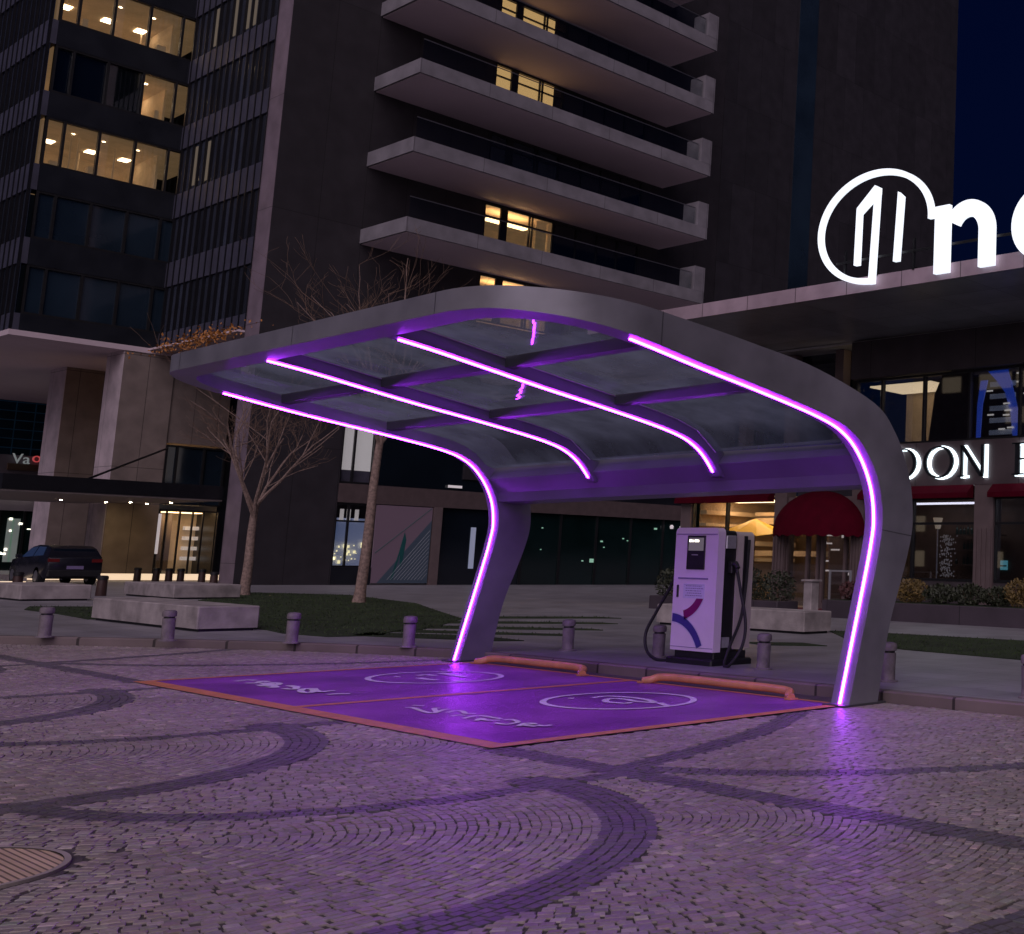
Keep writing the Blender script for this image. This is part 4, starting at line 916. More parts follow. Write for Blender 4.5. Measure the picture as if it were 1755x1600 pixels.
# ================================================================== far left background
fb = T('curtain_wall_building', 'distant blue glass building with a pale window grid seen between the columns', 'building', (-104, 30, .12))
MB().box(-112, -100, 5, 60, 7.6, 32).build('glass_facade', M['far_grid'], fb)
MB().box(-112, -99.5, 5, 60, 3.6, 7.55).build('parapet', M['far_wall'], fb)
MB().box(-112, -100.4, 5, 60, .12, 3.5).build('ground_floor_wall', M['spandrel_x'], fb)
def text(s_, size, depth, M4, name, mat, parent, bold=0.0, sx=1.0):
    cu = bpy.data.curves.new(name, 'FONT'); cu.body = s_; cu.size = size; cu.extrude = depth / 2; cu.offset = bold; cu.resolution_u = 6
    o = bpy.data.objects.new(name, cu); COL.objects.link(o); dg = bpy.context.evaluated_depsgraph_get(); dg.update()
    me = bpy.data.meshes.new_from_object(o.evaluated_get(dg)); bpy.data.objects.remove(o)
    me.transform(M4 @ Matrix.Diagonal((sx, 1, 1, 1))); me.materials.clear(); me.materials.append(mat)
    off = Vector(parent['_o']); me.transform(Matrix.Translation(-off)); ob_ = bpy.data.objects.new(name, me); COL.objects.link(ob_); ob_.parent = parent; ob_['_o'] = tuple(off); return ob_
ROTX = lambda x, y, z: Matrix(((0, 0, 1, x), (1, 0, 0, y), (0, 1, 0, z), (0, 0, 0, 1)))       # faces +X, reads along +Y
ROTY = lambda x, y, z: Matrix(((1, 0, 0, x), (0, 0, -1, y), (0, 1, 0, z), (0, 0, 0, 1)))      # faces -Y, reads along +X
fs = T('roof_sign', 'small red and white letter sign on the parapet of the distant glass building', 'sign', (-99.3, 26.6, 6.6))
text('Va', .95, .1, ROTX(-99.2, 25.95, 7.0), 'white_letters', M['white_dim'], fs); text('on', .95, .1, ROTX(-99.2, 27.0, 7.15), 'red_letters', M['red_glow'], fs)
MB().box(-99.49, -99.3, 25.8, 28.4, 6.55, 6.98).build('sign_base', M['wood_int'], fs)
ls = T('lit_storefront', 'distant storefront with green and white lights behind the parked car', 'storefront', (-86, 20, .12))
MB().box(-92, -86, 12, 27, 3.55, 4.6).build('fascia', M['far_wall'], ls)
MB().box(-86.5, -86.4, 12, 27, .12, 3.55).build('glazing', M['greenglass'], ls)
gm = MB(); rd = random.Random(3)
for y in np.arange(12, 27, 1.15): gm.box(-86.4, -86.25, y - .05, y + .05, .12, 3.55)
gm.build('mullion', M['frame'], ls)
g2 = MB()
for y_, w_ in ((21.6, .5), (22.75, .3), (23.0, .35), (20.2, .5)): g2.box(-86.39, -86.36, y_, y_ + w_, .6, 3.1)
g2.build('green_banner', emit('dim_green_banner', (.06, .20, .11), .18), ls)
g3 = MB()
for _ in range(42): y_ = rd.uniform(20, 24.6); z_ = rd.choice([rd.uniform(.7, 1.3), rd.uniform(2.3, 3.3)]); g3.box(-86.35, -86.33, y_, y_ + rd.uniform(.05, .22), z_, z_ + rd.uniform(.04, .12))
g3.build('shop_light', M['bright_white'], ls)
g4 = MB()
for y_ in np.arange(20.3, 24.0, .28): g4.box(-85.9, -85.7, y_, y_ + random.uniform(.1, .22), 4.62, 4.78)
g4.build('eave_light', M['bright_white'], ls)

# ================================================================== CAR
car = T('parked_car', 'dark parked hatchback seen from behind its left rear corner beside the pale columns', 'car', (-56.1, 16.4, .12))
def carbody():
    L_, W_ = 4.4, 1.84; x1 = -54.0; y0 = 15.48; zc = .12; mb = MB()
    st_ = [(0.0, .55, .98, .80), (.06, .38, 1.04, .86), (.35, .30, 1.10, .92), (.9, .28, 1.08, .92), (2.2, .28, 1.02, .92), (3.2, .28, .98, .91), (3.9, .30, .90, .88), (4.25, .36, .78, .80), (4.4, .45, .66, .66)]
    ss = []
    for d, zb, zt, hw in st_:
        c = y0 + W_ / 2; hw = hw * W_ / 1.84
        ss.append([(x1 - d, c - hw * .9, zc + zb - .06), (x1 - d, c - hw, zc + zb + .12), (x1 - d, c - hw, zc + zt - .22), (x1 - d, c - hw * .95, zc + zt), (x1 - d, c + hw * .95, zc + zt), (x1 - d, c + hw, zc + zt - .22), (x1 - d, c + hw, zc + zb + .12), (x1 - d, c + hw * .9, zc + zb - .06)])
    mb.sweep(ss); bd2 = mb.build('body', M['car_paint'], car, smooth=True, sharp=50)
    rf = MB(); ss = []
    for d, zb, zt, hw in ((.10, 1.02, 1.10, .80), (.28, 1.02, 1.36, .70), (.7, 1.04, 1.46, .68), (1.6, 1.0, 1.48, .68), (2.3, .98, 1.40, .68), (3.05, .94, 1.02, .78)):
        c = y0 + W_ / 2; ss.append([(x1 - d, c - .86, zc + zb), (x1 - d, c - hw, zc + zt), (x1 - d, c + hw, zc + zt), (x1 - d, c + .86, zc + zb)])
    rf.sweep(ss); cab = rf.build('cabin', M['car_paint'], car, smooth=True, sharp=40)
    c = y0 + W_ / 2
    MB().quad((x1 - .115, c - .70, zc + 1.08), (x1 - .115, c + .70, zc + 1.08), (x1 - .26, c + .62, zc + 1.35), (x1 - .26, c - .62, zc + 1.35)).build('rear_window', M['darkglass'], cab)
    g_ = MB()
    g_.quad((x1 - .55, c - .858, zc + 1.07), (x1 - 1.55, c - .858, zc + 1.05), (x1 - 1.5, c - .715, zc + 1.42), (x1 - .75, c - .715, zc + 1.40))
    g_.quad((x1 - 1.63, c - .858, zc + 1.05), (x1 - 2.85, c - .86, zc + 1.0), (x1 - 2.32, c - .725, zc + 1.36), (x1 - 1.6, c - .715, zc + 1.42))
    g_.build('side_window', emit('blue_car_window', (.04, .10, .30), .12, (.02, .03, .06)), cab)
    for xx in (.85, 3.45):
        for yy, s_ in ((y0 + .02, -1), (y0 + W_ - .24, 1)):
            w_ = MB(); k0 = len(w_.v)
            w_.prism([(x1 - xx + .33 * math.cos(a), zc + .33 + .33 * math.sin(a)) for a in np.linspace(0, 2 * math.pi, 24, endpoint=False)], yy - .02, yy + .20, 'Y'); wo_ = w_.build('wheel', M['tyre'], car)
            MB().prism([(x1 - xx + .21 * math.cos(a), zc + .33 + .21 * math.sin(a)) for a in np.linspace(0, 2 * math.pi, 10, endpoint=False)], yy - .03, yy + .21, 'Y').build('rim', M['rim'], wo_)
    MB().box(x1 + .001, x1 + .02, c - .26, c + .26, zc + .60, zc + .72).build('number_plate', M['inkgrey'], car)
    for yy in (c - .84, c + .50): MB().box(x1 - .06, x1 + .015, yy, yy + .34, zc + .86, zc + .98).build('tail_light', pbr('tail_light_red', (.14, .01, .012), .2), car)
    MB().bbox(x1 - .1, x1 + .05, c - .82, c + .82, zc + .34, zc + .56, .03).build('rear_bumper', M['black'], car)
    MB().bbox(x1 - 2.75, x1 - 2.55, c - 1.08, c - .90, zc + .98, zc + 1.12, .02).build('wing_mirror', M['car_paint'], car)
carbody()

# ================================================================== RESTAURANT PODIUM
rp = T('restaurant_building', 'low restaurant building with red awnings, dark sign band and broad overhanging roof', 'building', (-18, 27, .12))
YR = 27.0; XE = 12.0
rf = MB().box(-31.5, XE, 22.0, 34, 8.44, 8.80).build('roof_slab', M['soffit_dark'], rp)
MB().box(-31.5, XE, 21.96, 22.0, 8.43, 8.82).build('roof_fascia', M['fascia_pale'], rp)
MB().box(-31.5, XE, 26.92, 26.98, 8.36, 8.42).build('ceiling_trim', M['silver'], rp)
# left recessed glazed part under the roof
MB().box(-31.4, -24.75, YR + 1.1, YR + 1.2, 5.2, 8.42).build('recessed_glazing', M['darkglass'], rp)
for x in (-30.6, -28.4, -26.2): MB().box(x - .18, x + .18, YR + .7, YR + 1.05, 5.1, 8.42).build('recess_column', M['pillar'], rp)
MB().box(-31.4, -24.75, YR + .3, YR + .34, 6.9, 6.95).build('recess_rail', M['frame'], rp)
MB().box(-24.8, XE, YR - .25, YR + .4, 7.20, 8.36).build('upper_band', M['band_dark'], rp)
def xframe(parent, y, xs, z0, z1, name='window_frame', w=.07, tr_=()):
    mb = MB()
    for x in xs: mb.box(x - w / 2, x + w / 2, y - .02, y + .12, z0, z1)
    mb.box(xs[0], xs[-1], y - .019, y + .12, z1 - w, z1 - .001); mb.box(xs[0], xs[-1], y - .019, y + .12, z0 + .001, z0 + w)
    for z in tr_: mb.box(xs[0], xs[-1], y - .018, y + .11, z - w / 2, z + w / 2)
    return mb.build(name, M['frame'], parent)
ux = [-24.75, -23.71, -22.06, -20.36, -18.60, -16.85, -15.1, -13.3, -11.5, -9.7]
uw = xframe(rp, YR, ux, 5.12, 7.19)
MB().box(-24.75, -9.7, YR + .03, YR + .05, 5.15, 7.18).build('pane', thinglass('reflective_pane', (.55, .56, .6), .14), uw)
MB().box(-24.75, -22.1, YR + 2.4, YR + 2.5, 5.1, 7.2).build('room_back_wall', M['warm_wall'], uw)
MB().box(-24.75, -22.3, YR + .6, YR + 2.2, 7.05, 7.1).build('ceiling_lamp', emit('upper_room_lamp', (1, .75, .42), 2.2), uw)
MB().box(-22.0, -9.7, YR + 1.2, YR + 1.3, 5.1, 7.2).build('dark_backdrop', M['band_dark'], uw)
cu = MB(); cu.prism([(-21.95, 5.15), (-20.45, 5.15), (-20.45, 7.18), (-21.45, 7.18), (-21.75, 6.6)], YR + .12, YR + .2, 'Y'); cu.build('drawn_curtain', pbr('grey_drape', (.07, .06, .08), .8), uw)
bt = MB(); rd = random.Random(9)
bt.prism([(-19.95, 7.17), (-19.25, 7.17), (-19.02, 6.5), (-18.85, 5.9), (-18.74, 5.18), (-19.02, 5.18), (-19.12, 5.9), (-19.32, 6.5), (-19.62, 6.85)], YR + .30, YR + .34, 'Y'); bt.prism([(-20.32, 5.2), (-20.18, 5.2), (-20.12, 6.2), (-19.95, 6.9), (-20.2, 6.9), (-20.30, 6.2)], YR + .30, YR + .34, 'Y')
bt.build('blue_tower_reflection', emit('blue_reflection_glow', (.01, .07, .60), .8), uw)  # glowing shape painting the reflection of a blue tower
fl_ = MB()
for z_ in (5.3, 5.65, 6.0, 6.35, 6.7): fl_.box(-19.9, -19.0, YR + .36, YR + .40, z_, z_ + .14)
fl_.build('tower_floor_reflection', emit('grey_blue_floor_glow', (.18, .22, .30), .45), uw)  # glowing strips painting the reflected tower floors
wl_ = MB()
for x_, z_ in ((-19.95, 6.55), (-19.35, 6.15), (-19.3, 5.95), (-19.9, 5.85), (-19.35, 5.82), (-18.9, 7.0), (-18.9, 6.75), (-18.8, 6.4), (-19.5, 5.42), (-19.2, 5.45)): wl_.box(x_, x_ + .22, YR + .26, YR + .28, z_, z_ + .045)
wl_.build('tower_window_reflection', emit('white_window_glow', (1, .92, .8), 1.0), uw)  # small glints painted over the reflected tower
MB().box(-28.4, XE, YR - .12, YR + .3, 3.84, 5.12).build('sign_band', M['band_brown'], rp)
# lower storey
for a, c in ((-32.6, -28.05), (-24.2, -20.05), (-19.35, -14.0), (-13.3, -8)):
    aw = MB().prism([(YR - .16, 3.84), (YR - .42, 3.60), (YR - .42, 3.46), (YR - .12, 3.46), (YR - .12, 3.84)], a, c, 'X').build('awning_valance', M['red'], rp)
for x0, x1 in ((-32.6, -32.1), (-28.05, -27.5), (-24.7, -24.2), (-20.02, -19.36), (-14.0, -13.3)):
    lw_ = MB(); lw_.box(x0, x1, YR - .1, YR + .3, .12, 3.84)
    for q in range(4): lw_.box(x0 + .04 + q * (x1 - x0) / 4, x0 + .04 + (q + .5) * (x1 - x0) / 4, YR - .13, YR - .1, .12, 2.6)
    lw_.build('pillar', M['pillar'], rp)
MB().box(-24.2, -13.3, YR + .0, YR + .2, .12, 1.1).build('stall_riser', M['band_dark'], rp)
lg = xframe(rp, YR, [-24.2, -22.35, -20.02], 1.1, 3.5, tr_=(2.75,)); MB().box(-24.2, -20.02, YR + .03, YR + .045, 1.15, 3.45).build('pane', thinglass('shop_pane', (.72, .74, .78), .16), lg)
lg2 = xframe(rp, YR, [-19.36, -17.6, -15.8, -14.0], 1.1, 3.5, tr_=(2.75,)); MB().box(-19.36, -14.0, YR + .03, YR + .045, 1.15, 3.45).build('pane', thinglass('shop_pane_b', (.72, .74, .78), .16), lg2)
it = MB().box(-24.2, -13.3, YR + 2.2, YR + 2.3, .12, 3.6).build('bar_back_wall', M['wood_int'], rp)
sh = MB()
for z_ in (1.55, 2.0, 2.45): sh.box(-22.2, -20.4, YR + 1.7, YR + 2.1, z_, z_ + .04); sh.box(-19.0, -15, YR + 1.7, YR + 2.1, z_, z_ + .04)
sh.build('bar_shelf', M['wood_int'], it)
bo = MB()
for z_ in (1.59, 2.04, 2.49):
    for x_ in list(np.arange(-22.1, -20.5, .14)) + list(np.arange(-18.9, -15.2, .15)):
        if random.random() < .75: h_ = random.uniform(.2, .32); bo.lathe([(.045, z_), (.045, z_ + h_ * .6), (.016, z_ + h_ * .75), (.016, z_ + h_)], x_, YR + 1.85, 7)
bo.build('bottles', M['bottle'], it)
tl = MB()
for x_, z_, w_, h_ in ((-19.15, 2.3, .18, .55), (-18.85, 2.3, .10, .5), (-18.6, 1.2, .6, .9), (-20.9, 1.45, .5, .28)): tl.box(x_, x_ + w_, YR + 2.13, YR + 2.16, z_, z_ + h_)
tl.build('teal_panel', M['teal'], it)
MB().box(-23.5, -20.3, YR + 1.2, YR + 1.6, 3.40, 3.44).build('ceiling_light', emit('bar_dim_lamp', (.85, .8, .9), 2.6), it)
MB().box(-19.0, -14.5, YR + 1.2, YR + 1.6, 3.40, 3.44).build('ceiling_light', emit('bar_dim_lamp_b', (.75, .8, .95), 2.4), it)
ll = T('lamp_post_interior', 'slim lamp with pale shade standing behind the restaurant window', 'lamp', (-21.95, YR + .7, 1.1))
MB().tube([(-21.95, YR + .7, 1.1), (-21.95, YR + .7, 2.65)], .022, 6).build('pole', M['silver'], ll); MB().lathe([(.07, 2.62), (.15, 2.95)], -21.95, YR + .7, 12).build('lamp_shade', emit('pale_shade', (1, .72, .45), .30), ll)
MB().lathe([(.12, 1.1), (.10, 1.14)], -21.95, YR + .7, 12).build('base', M['black'], ll)
pw_ = MB(); rd = random.Random(4)
for _ in range(170): x_, z_ = -21.45 + rd.gauss(0, .13), rd.uniform(1.2, 2.4); pw_.lathe([(.012, z_), (.020, z_ + .03), (.005, z_ + .05)], x_, YR + .5 + rd.gauss(0, .08), 5)
tag(pw_.build('dried_flower_arrangement', emit('pale_blossom', (.5, .42, .36), .10)), 'tall pale dried flower arrangement behind the restaurant window', 'flowers')
# left window: warm decor standing for a reflected beige building, awning as yellow umbrella
lw3 = xframe(rp, YR, [-32.1, -30.4, -28.05], .85, 3.62, tr_=()); MB().box(-32.1, -28.05, YR + .03, YR + .045, .9, 3.6).build('pane', thinglass('shop_pane_c', (.8, .8, .78), .10), lw3)
MB().box(-31.8, -28.3, YR + 1.2, YR + 1.8, 3.58, 3.62).build('ceiling_lamp', emit('decor_fill_lamp', (1, .72, .42), 9.0), lw3)  # unseen lamp added to brighten the stand-in decor
bb = MB()
for z_, c_ in ((3.15, .12), (2.85, .22), (1.75, .18)): bb.box(-31.5, -28.0, YR + 2.3, YR + 2.6, z_, z_ + c_)
bb.build('reflected_ledge', M['warm_wall'], lw3)  # ledges added as bands of the reflected beige building
MB().box(-29.4, -28.3, YR + 2.2, YR + 2.25, 3.2, 3.5).build('stand_in_picture', M['dimwhite'], lw3)
MB().box(-32.2, -32.1, YR + .1, YR + 5, .12, 3.8).build('room_side_wall', pbr('beige_stand_in_side', (.40, .31, .23), .8, 0, .2, 1), lw3)  # side of the stand-in interior for the reflected beige building
MB().box(-32.1, -24.3, YR + 5, YR + 5.1, .12, 3.8).build('stand_in_rear_wall', pbr('beige_stand_in_rear', (.34, .27, .20), .8, 0, .2, 1), lw3)
MB().box(-32.1, -28.1, YR + .4, YR + 5, 3.64, 3.70).build('room_ceiling', M['warm_wall'], lw3)  # top of the stand-in interior for the reflected beige building
for z_, c_ in ((3.12, .14), (2.72, .10), (2.10, .16), (1.55, .12)): MB().box(-32.1, -31.75, YR + .3, YR + 4.6, z_, z_ + c_).build('reflected_wall_band', M['warm_wall'], lw3)  # more bands painting the reflected building
um = T('yellow_awning_reflection', 'awning shape painted as a yellow umbrella glowing behind the left restaurant window', 'reflection', (-30.3, YR + 1.2, .12))  # glowing cloth added for the reflection of a yellow awning
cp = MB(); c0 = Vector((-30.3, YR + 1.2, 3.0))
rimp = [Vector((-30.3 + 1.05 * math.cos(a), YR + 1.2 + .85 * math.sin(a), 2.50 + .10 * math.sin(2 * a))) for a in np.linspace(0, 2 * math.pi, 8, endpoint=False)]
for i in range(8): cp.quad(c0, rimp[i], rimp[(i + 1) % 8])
cp.build('reflected_awning_cloth', M['yellow'], um); MB().tube([(-30.3, YR + 1.2, .12), (-30.3, YR + 1.2, 2.99)], .03, 6).build('pole', M['wood_int'], um)  # cloth and pole added for the awning reflection
# entrance door under the dome awning
dr = MB()
for x_ in (-27.5, -26.6, -26.15, -25.95, -25.0, -24.7): dr.box(x_ - .05, x_ + .05, YR - .02, YR + .12, .12, 3.6)
dr.box(-27.5, -24.7, YR - .019, YR + .12, 3.4, 3.6); dr.box(-26.15, -25.0, YR - .019, YR + .1, .12, .3)
dd = dr.build('entrance_door', M['pillar'], rp)
MB().box(-27.5, -24.7, YR + .04, YR + .055, .2, 3.5).build('pane', thinglass('door_pane', (.75, .74, .76), .14), dd)
ii = MB(); rd = random.Random(6)
for _ in range(16): x_ = rd.uniform(-27.4, -24.9); z_ = rd.uniform(.9, 2.8); ii.box(x_, x_ + rd.uniform(.1, .4), YR + 1.4, YR + 1.45, z_, z_ + rd.uniform(.03, .10))
ii.build('interior_glow', emit('interior_glow_bars', (.9, .8, .78), .7), dd)
MB().box(-27.5, -24.7, YR + 1.9, YR + 2.0, .12, 3.6).build('hall_back_wall', pbr('hall_wall', (.20, .14, .14), .7), dd)
MB().box(-27.2, -25.0, YR + .8, YR + 1.2, 3.52, 3.56).build('hall_lamp', emit('hall_lamp', (1, .75, .6), 1.3), dd)
MB().box(-27.9, -24.1, 25.0, 26.9, .121, .15).build('door_mat', pbr('red_carpet', (.14, .012, .03), .8), rp)
# dome awning: quarter sphere of red fabric
da = MB(); ax, az, rr_ = -25.95, 2.48, 1.85; rows = []
for i in range(11):
    th_ = math.radians(90 * i / 10); rows.append([(ax + rr_ * math.cos(ph) * (math.cos(th_) * .0 + 1) * (1 if True else 0), YR - .1 - .95 * math.sin(ph) * math.cos(th_), az + (1.32 * math.sin(th_)) * math.sin(ph) ** 1 if False else az) for ph in np.linspace(0, math.pi, 19)])
rows = []
for i in range(11):
    b_ = math.radians(90 * i / 10)
    rows.append([(ax - rr_ * math.cos(ph), YR - .11 - 1.0 * math.sin(ph) * math.cos(b_), az + 1.30 * math.sin(ph) * math.sin(b_)) for ph in np.linspace(0, math.pi, 21)])
da.sweep(rows, closed=False, caps=False)
val = [[(ax - rr_ * math.cos(ph), YR - .11 - 1.0 * math.sin(ph), az), (ax - rr_ * math.cos(ph), YR - .11 - 1.0 * math.sin(ph), az - .12 - .03 * math.cos(ph * 24))] for ph in np.linspace(0, math.pi, 61)]
da.sweep(val, closed=False, caps=False)
tag(da.build('dome_awning', M['red'], loc=(ax, YR, 0), smooth=True, sharp=50), 'dark red rounded dome awning over the restaurant door', 'awning')
# restaurant letters: dark faces with lit halo behind
rs = T('restaurant_sign', 'backlit halo letters DON P on the brown sign band of the restaurant', 'sign', (-20.5, YR - .2, 4.1))
def serif(ch_):
    """thin-thick serif capitals as lists of polygons in a 1 x 1 box"""
    if ch_ == 'O':
        o = [];
        for i in range(48):
            a0, a1 = 2 * math.pi * i / 48, 2 * math.pi * (i + 1) / 48; po = lambda a: (.62 + .62 * math.cos(a), .5 + .52 * math.sin(a)); pn = lambda a: (.62 + .485 * math.cos(a), .5 + .465 * math.sin(a))
            o.append([po(a0), po(a1), pn(a1), pn(a0)])
        return o
    if ch_ == 'D':
        o = [[(.12, 0), (.28, 0), (.28, 1), (.12, 1)], [(0, 0), (.5, 0), (.5, .05), (0, .05)], [(0, .95), (.5, .95), (.5, 1), (0, 1)]]
        for i in range(24):
            a0, a1 = -math.pi / 2 + math.pi * i / 24, -math.pi / 2 + math.pi * (i + 1) / 24; po = lambda a: (.5 + .58 * math.cos(a), .5 + .5 * math.sin(a)); pn = lambda a: (.5 + .45 * math.cos(a), .5 + .46 * math.sin(a))
            o.append([po(a0), po(a1), pn(a1), pn(a0)])
        return o
    if ch_ == 'N': return [[(.10, 0), (.17, 0), (.17, 1), (.10, 1)], [(.06, 1), (.21, 1), (1.0, 0), (.86, 0)], [(.90, .0), (1.0, .0), (1.0, 1), (.90, 1)], [(0, 0), (.27, 0), (.27, .04), (0, .04)]]
    if ch_ == 'P':
        o = [[(.12, 0), (.28, 0), (.28, 1), (.12, 1)], [(0, 0), (.42, 0), (.42, .05), (0, .05)], [(0, .95), (.45, .95), (.45, 1), (0, 1)], [(.28, .47), (.45, .47), (.45, .52), (.28, .52)]]
        for i in range(20):
            a0, a1 = -math.pi / 2 + math.pi * i / 20, -math.pi / 2 + math.pi * (i + 1) / 20; po = lambda a: (.45 + .36 * math.cos(a), .735 + .265 * math.sin(a)); pn = lambda a: (.45 + .21 * math.cos(a), .735 + .215 * math.sin(a))
            o.append([po(a0), po(a1), pn(a1), pn(a0)])
        return o
for ch_, x_ in (('D', -23.02), ('O', -21.78), ('N', -20.50), ('P', -18.62)):
    a = MB(); h_ = MB(); s_ = .90
    for pg in serif(ch_):
        cxp = sum(p[0] for p in pg) / len(pg); czp = sum(p[1] for p in pg) / len(pg)
        a.prism([(x_ + p[0] * s_, 4.06 + p[1] * s_) for p in pg], YR - .30, YR - .24, 'Y')
        h_.prism([(x_ + .055 + p[0] * s_ + (.02 if p[0] > cxp else -.02), 4.05 + p[1] * s_ + (.02 if p[1] > czp else -.02)) for p in pg], YR - .19, YR - .14, 'Y')
    lt_ = a.build('letter', M['letter_dark'], rs); h_.build('letter_halo', M['halo'], lt_)
# big roof sign
sg = T('illuminated_roof_sign', 'large white illuminated emblem and letters standing on the pale roof edge', 'sign', (-19, 21.9, 8.8))
YS = 21.80
def ribbon(pts, w, closed=False):
    mb = MB(); a = offset(pts, w / 2); c = offset(pts, -w / 2)
    for i in range(len(pts) - 1): mb.prism([a[i], a[i + 1], c[i + 1], c[i]], YS, YS + .12, 'Y')
    return mb
ring = [(-19.65 + 1.86 * math.cos(math.radians(a)), 10.06 + 1.41 * math.sin(math.radians(a))) for a in np.linspace(-3, 268, 64)]
em = ribbon(ring, .145)
em.prism([(-19.76, 8.57), (-19.59, 8.57), (-19.49, 11.05), (-19.64, 11.05)], YS + .001, YS + .121, 'Y')
em.prism([(-20.24, 10.62), (-19.64, 11.14), (-19.49, 11.06), (-19.49, 10.90), (-20.10, 10.46)], YS + .002, YS + .122, 'Y')
em.prism([(-20.27, 9.12), (-20.12, 9.12), (-20.10, 10.60), (-20.24, 10.60)], YS + .003, YS + .123, 'Y')
em.prism([(-18.95, 9.05), (-18.79, 9.05), (-18.70, 10.70), (-18.86, 10.84)], YS + .003, YS + .123, 'Y')
em.build('emblem', M['white_glow'], sg)
nn = MB(); s0, s1 = -17.64, -15.86; zb, zt = 8.56, 10.24; st = .44
nn.prism([(s0, zb), (s0 + st, zb), (s0 + st, zt), (s0, zt)], YS, YS + .12, 'Y')
cxn, czn, ro = (s0 + s1) / 2 + .12, zt - .78, (s1 - s0) / 2 - .12
for i in range(26):
    a0, a1 = math.radians(150 - 150 * i / 26), math.radians(150 - 150 * (i + 1) / 26)
    nn.prism([(cxn + ro * math.cos(a0), czn + .80 * math.sin(a0)), (cxn + ro * math.cos(a1), czn + .80 * math.sin(a1)), (cxn + (ro - st) * math.cos(a1), czn + .40 * math.sin(a1)), (cxn + (ro - st) * math.cos(a0), czn + .40 * math.sin(a0))], YS + .001, YS + .121, 'Y')
nn.prism([(s1 - st, zb), (s1, zb), (s1, czn), (s1 - st, czn)], YS, YS + .12, 'Y')
nn.build('letter', M['white_glow'], sg)
ee = ribbon(arc(-14.45, 9.40, .72, 0, 320, 40), .36); ee.prism([(-15.1, 9.32), (-13.8, 9.32), (-13.8, 9.54), (-15.1, 9.54)], YS + .001, YS + .121, 'Y'); ee.build('letter', M['white_glow'], sg)
sk = MB()
for x_ in (-20.7, -19.6, -18.4, -17.4, -16.0, -14.5): sk.box(x_ - .03, x_ + .03, YS + .13, YS + .19, 8.80, 9.6); sk.box(x_ - .03, x_ + .03, YS + .19, YS + .7, 8.82, 8.88)
sk.box(-21, -13.5, YS + .125, YS + .17, 9.25, 9.31)
sk.build('sign_bracket', M['frame'], sg)
# planters and shrubs
def leafcloud(mb, c, r, n_, rd, s0=.05):
    for _ in range(n_):
        while True:
            v_ = Vector((rd.uniform(-1, 1), rd.uniform(-1, 1), rd.uniform(-1, 1)))
            if v_.length < 1: break
        p = Vector(c) + Vector((v_.x * r[0], v_.y * r[1], v_.z * r[2])); s_ = rd.uniform(.5, 1.2) * s0
        u_ = Vector((rd.gauss(0, 1), rd.gauss(0, 1), rd.gauss(.4, 1))).normalized(); w_ = u_.orthogonal().normalized()
        mb.quad(p - u_ * s_, p + w_ * s_ * .45, p + u_ * s_, p - w_ * s_ * .45)
pt = T('planter_box', 'long dark planter box below the right restaurant windows', 'planter', (-15, 23.9, .12))
MB().bbox(-22.2, -6, 23.15, 24.4, .12, .58, .02).build('box', M['planter'], pt); MB().box(-22.1, -6.1, 23.25, 24.3, .54, .585).build('soil', M['turf'], pt)
rd = random.Random(21)
shr = [(-21.6, 'hedge_r', .42, 'reddish leafy shrub in the planter just right of the canopy leg'), (-20.75, 'hedge_r', .46, 'red flowering shrub in the planter left of the yellow shrub'), (-19.65, 'hedge_y', .52, 'bright yellow shrub in the planter below the lamp in the window'), (-18.7, 'hedge', .42, 'dark green shrub in the planter right of the yellow shrub'), (-17.8, 'hedge', .44, 'dark green shrub in the planter below the fluted pillar'), (-16.9, 'hedge', .40, 'low dark shrub in the planter near the right edge'), (-16.2, 'hedge_y', .60, 'tall yellow green shrub at the right edge of the photo'), (-15.0, 'hedge', .5, 'dark shrub outside the right edge in the planter')]
for x_, mt_, h_, lb in shr:
    s_ = T('shrub', lb, 'shrub', (x_, 23.8, .56), 'shrubs in the long planter'); mb = MB()
    leafcloud(mb, (x_, 23.8, .62 + h_ * .5), (.48, .45, h_ * .62), 900, rd, .055); mb.build('foliage', M[mt_], s_)
    st_ = MB()
    for _ in range(6): st_.tube([(x_, 23.8, .56), (x_ + rd.gauss(0, .15), 23.8 + rd.gauss(0, .15), .62 + h_ * .7)], .012, 4)
    st_.build('stem', M['twig'], s_)
hd = [(-27.0, .62), (-26.0, .70), (-25.0, .55), (-23.9, .66), (-22.9, .60)]
pt2 = T('planter_box', 'dark hedge planter in front of the umbrella window behind the charging cabinet', 'planter', (-25.4, 23.0, .12))
MB().bbox(-28.6, -23.3, 22.6, 23.4, .12, .50, .02).build('box', M['planter'], pt2)
hl = ['leftmost', 'second', 'third', 'fourth', 'rightmost']
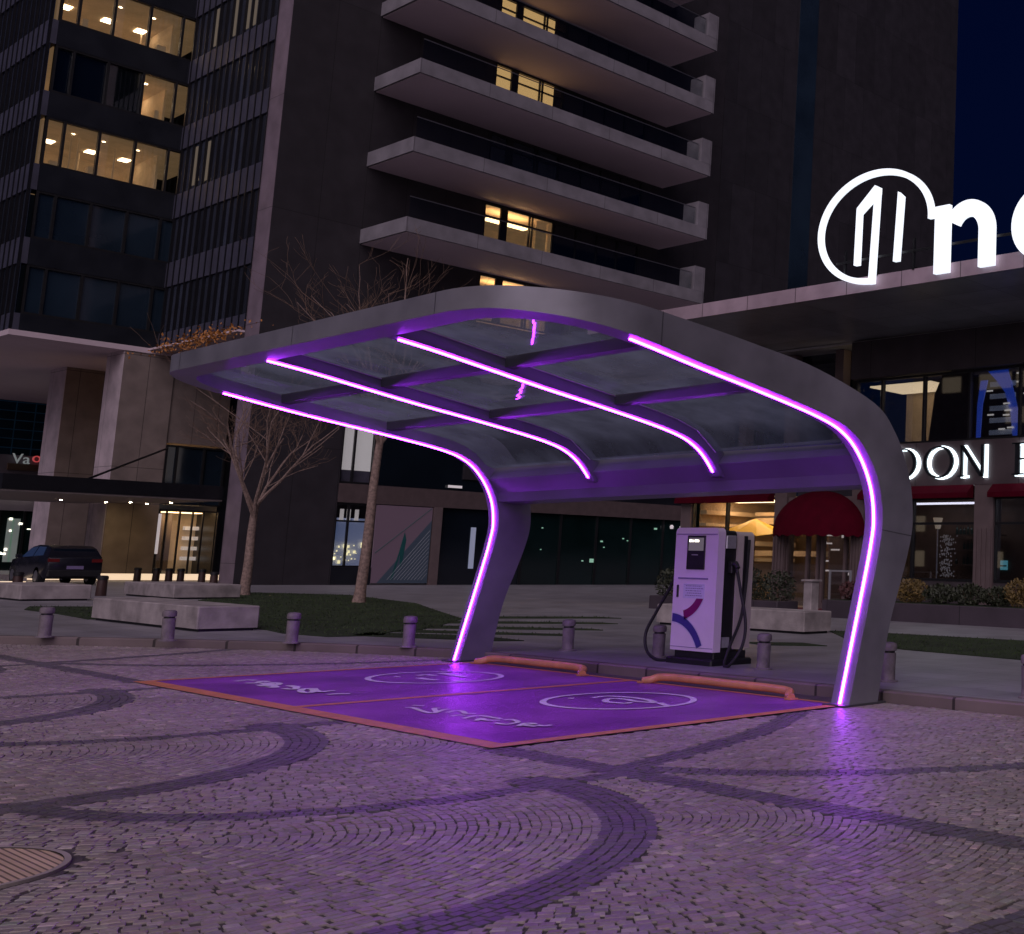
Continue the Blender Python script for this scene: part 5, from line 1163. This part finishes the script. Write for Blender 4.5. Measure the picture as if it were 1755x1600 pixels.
for i in range(5):
    x_ = -28.1 + i * 1.1; s_ = T('hedge_plant', 'dark hedge plant, %s of five in the planter behind the charging cabinet' % hl[i], 'hedge', (x_, 23.0, .5), 'hedge plants behind the charging cabinet'); mb = MB()
    leafcloud(mb, (x_, 23.0, .85), (.62, .4, .5 + .08 * (i % 2)), 700, rd, .06); mb.build('foliage', M['hedge'], s_)
    st_ = MB(); st_.tube([(x_, 23, .5), (x_, 23, .9)], .03, 5); st_.build('stem', M['twig'], s_)
pot = T('white_plant_stand', 'slim pale pedestal beside the red dome entrance', 'pedestal', (-23.6, 23.4, .12))
MB().bbox(-22.65, -22.35, 22.9, 23.2, .12, 1.05, .02).build('column', M['concrete'], pot); MB().bbox(-22.7, -22.3, 22.85, 23.25, 1.051, 1.10, .01).build('cap', M['concrete'], pot)
bdx = T('menu_stand', 'thin metal frame menu stand beside the restaurant door', 'stand', (-22.8, 25.2, .12))
mf = MB()
for x_ in (-23.9, -23.1): mf.box(x_ - .025, x_ + .025, 25.2, 25.25, .15, 1.35)
mf.box(-23.9, -23.1, 25.201, 25.249, 1.30, 1.349); mf.build('frame', M['silver'], bdx)
MB().box(-24.0, -23.0, 25.1, 25.35, .12, .149).build('foot', M['silver'], bdx)
# ================================================================== city behind the viewer (seen in reflections)
def city(name, lab, x0, x1, y0, y1, h, blue=False):
    t = T(name, lab, 'building', ((x0 + x1) / 2, (y0 + y1) / 2, .0)); MB().box(x0, x1, y0, y1, -.02, h).build('wall', M['city'], t)
    f_ = MB(); rd = random.Random(h)
    for k in range(int(h / 3.6)):
        x = x0 + 1
        while x < x1 - 1.5:
            w_ = rd.choice([1.2, 2.4, 4]); 
            if rd.random() < .45: f_.box(x, min(x + w_, x1 - .5), y1 + .01, y1 + .05, 1.4 + k * 3.6, 3.0 + k * 3.6)
            x += w_ + .6
    f_.build('lit_window', M['city_lit'], t)
    if blue: pass
city('opposite_building', 'city building across the street behind the viewer with lit floors', -80, -52, -60, -42, 46, True)
city('opposite_building', 'lower city building across the street behind the viewer', -40, -8, -70, -50, 30)
for o in bpy.data.objects:
    if '_o' in o: del o['_o']
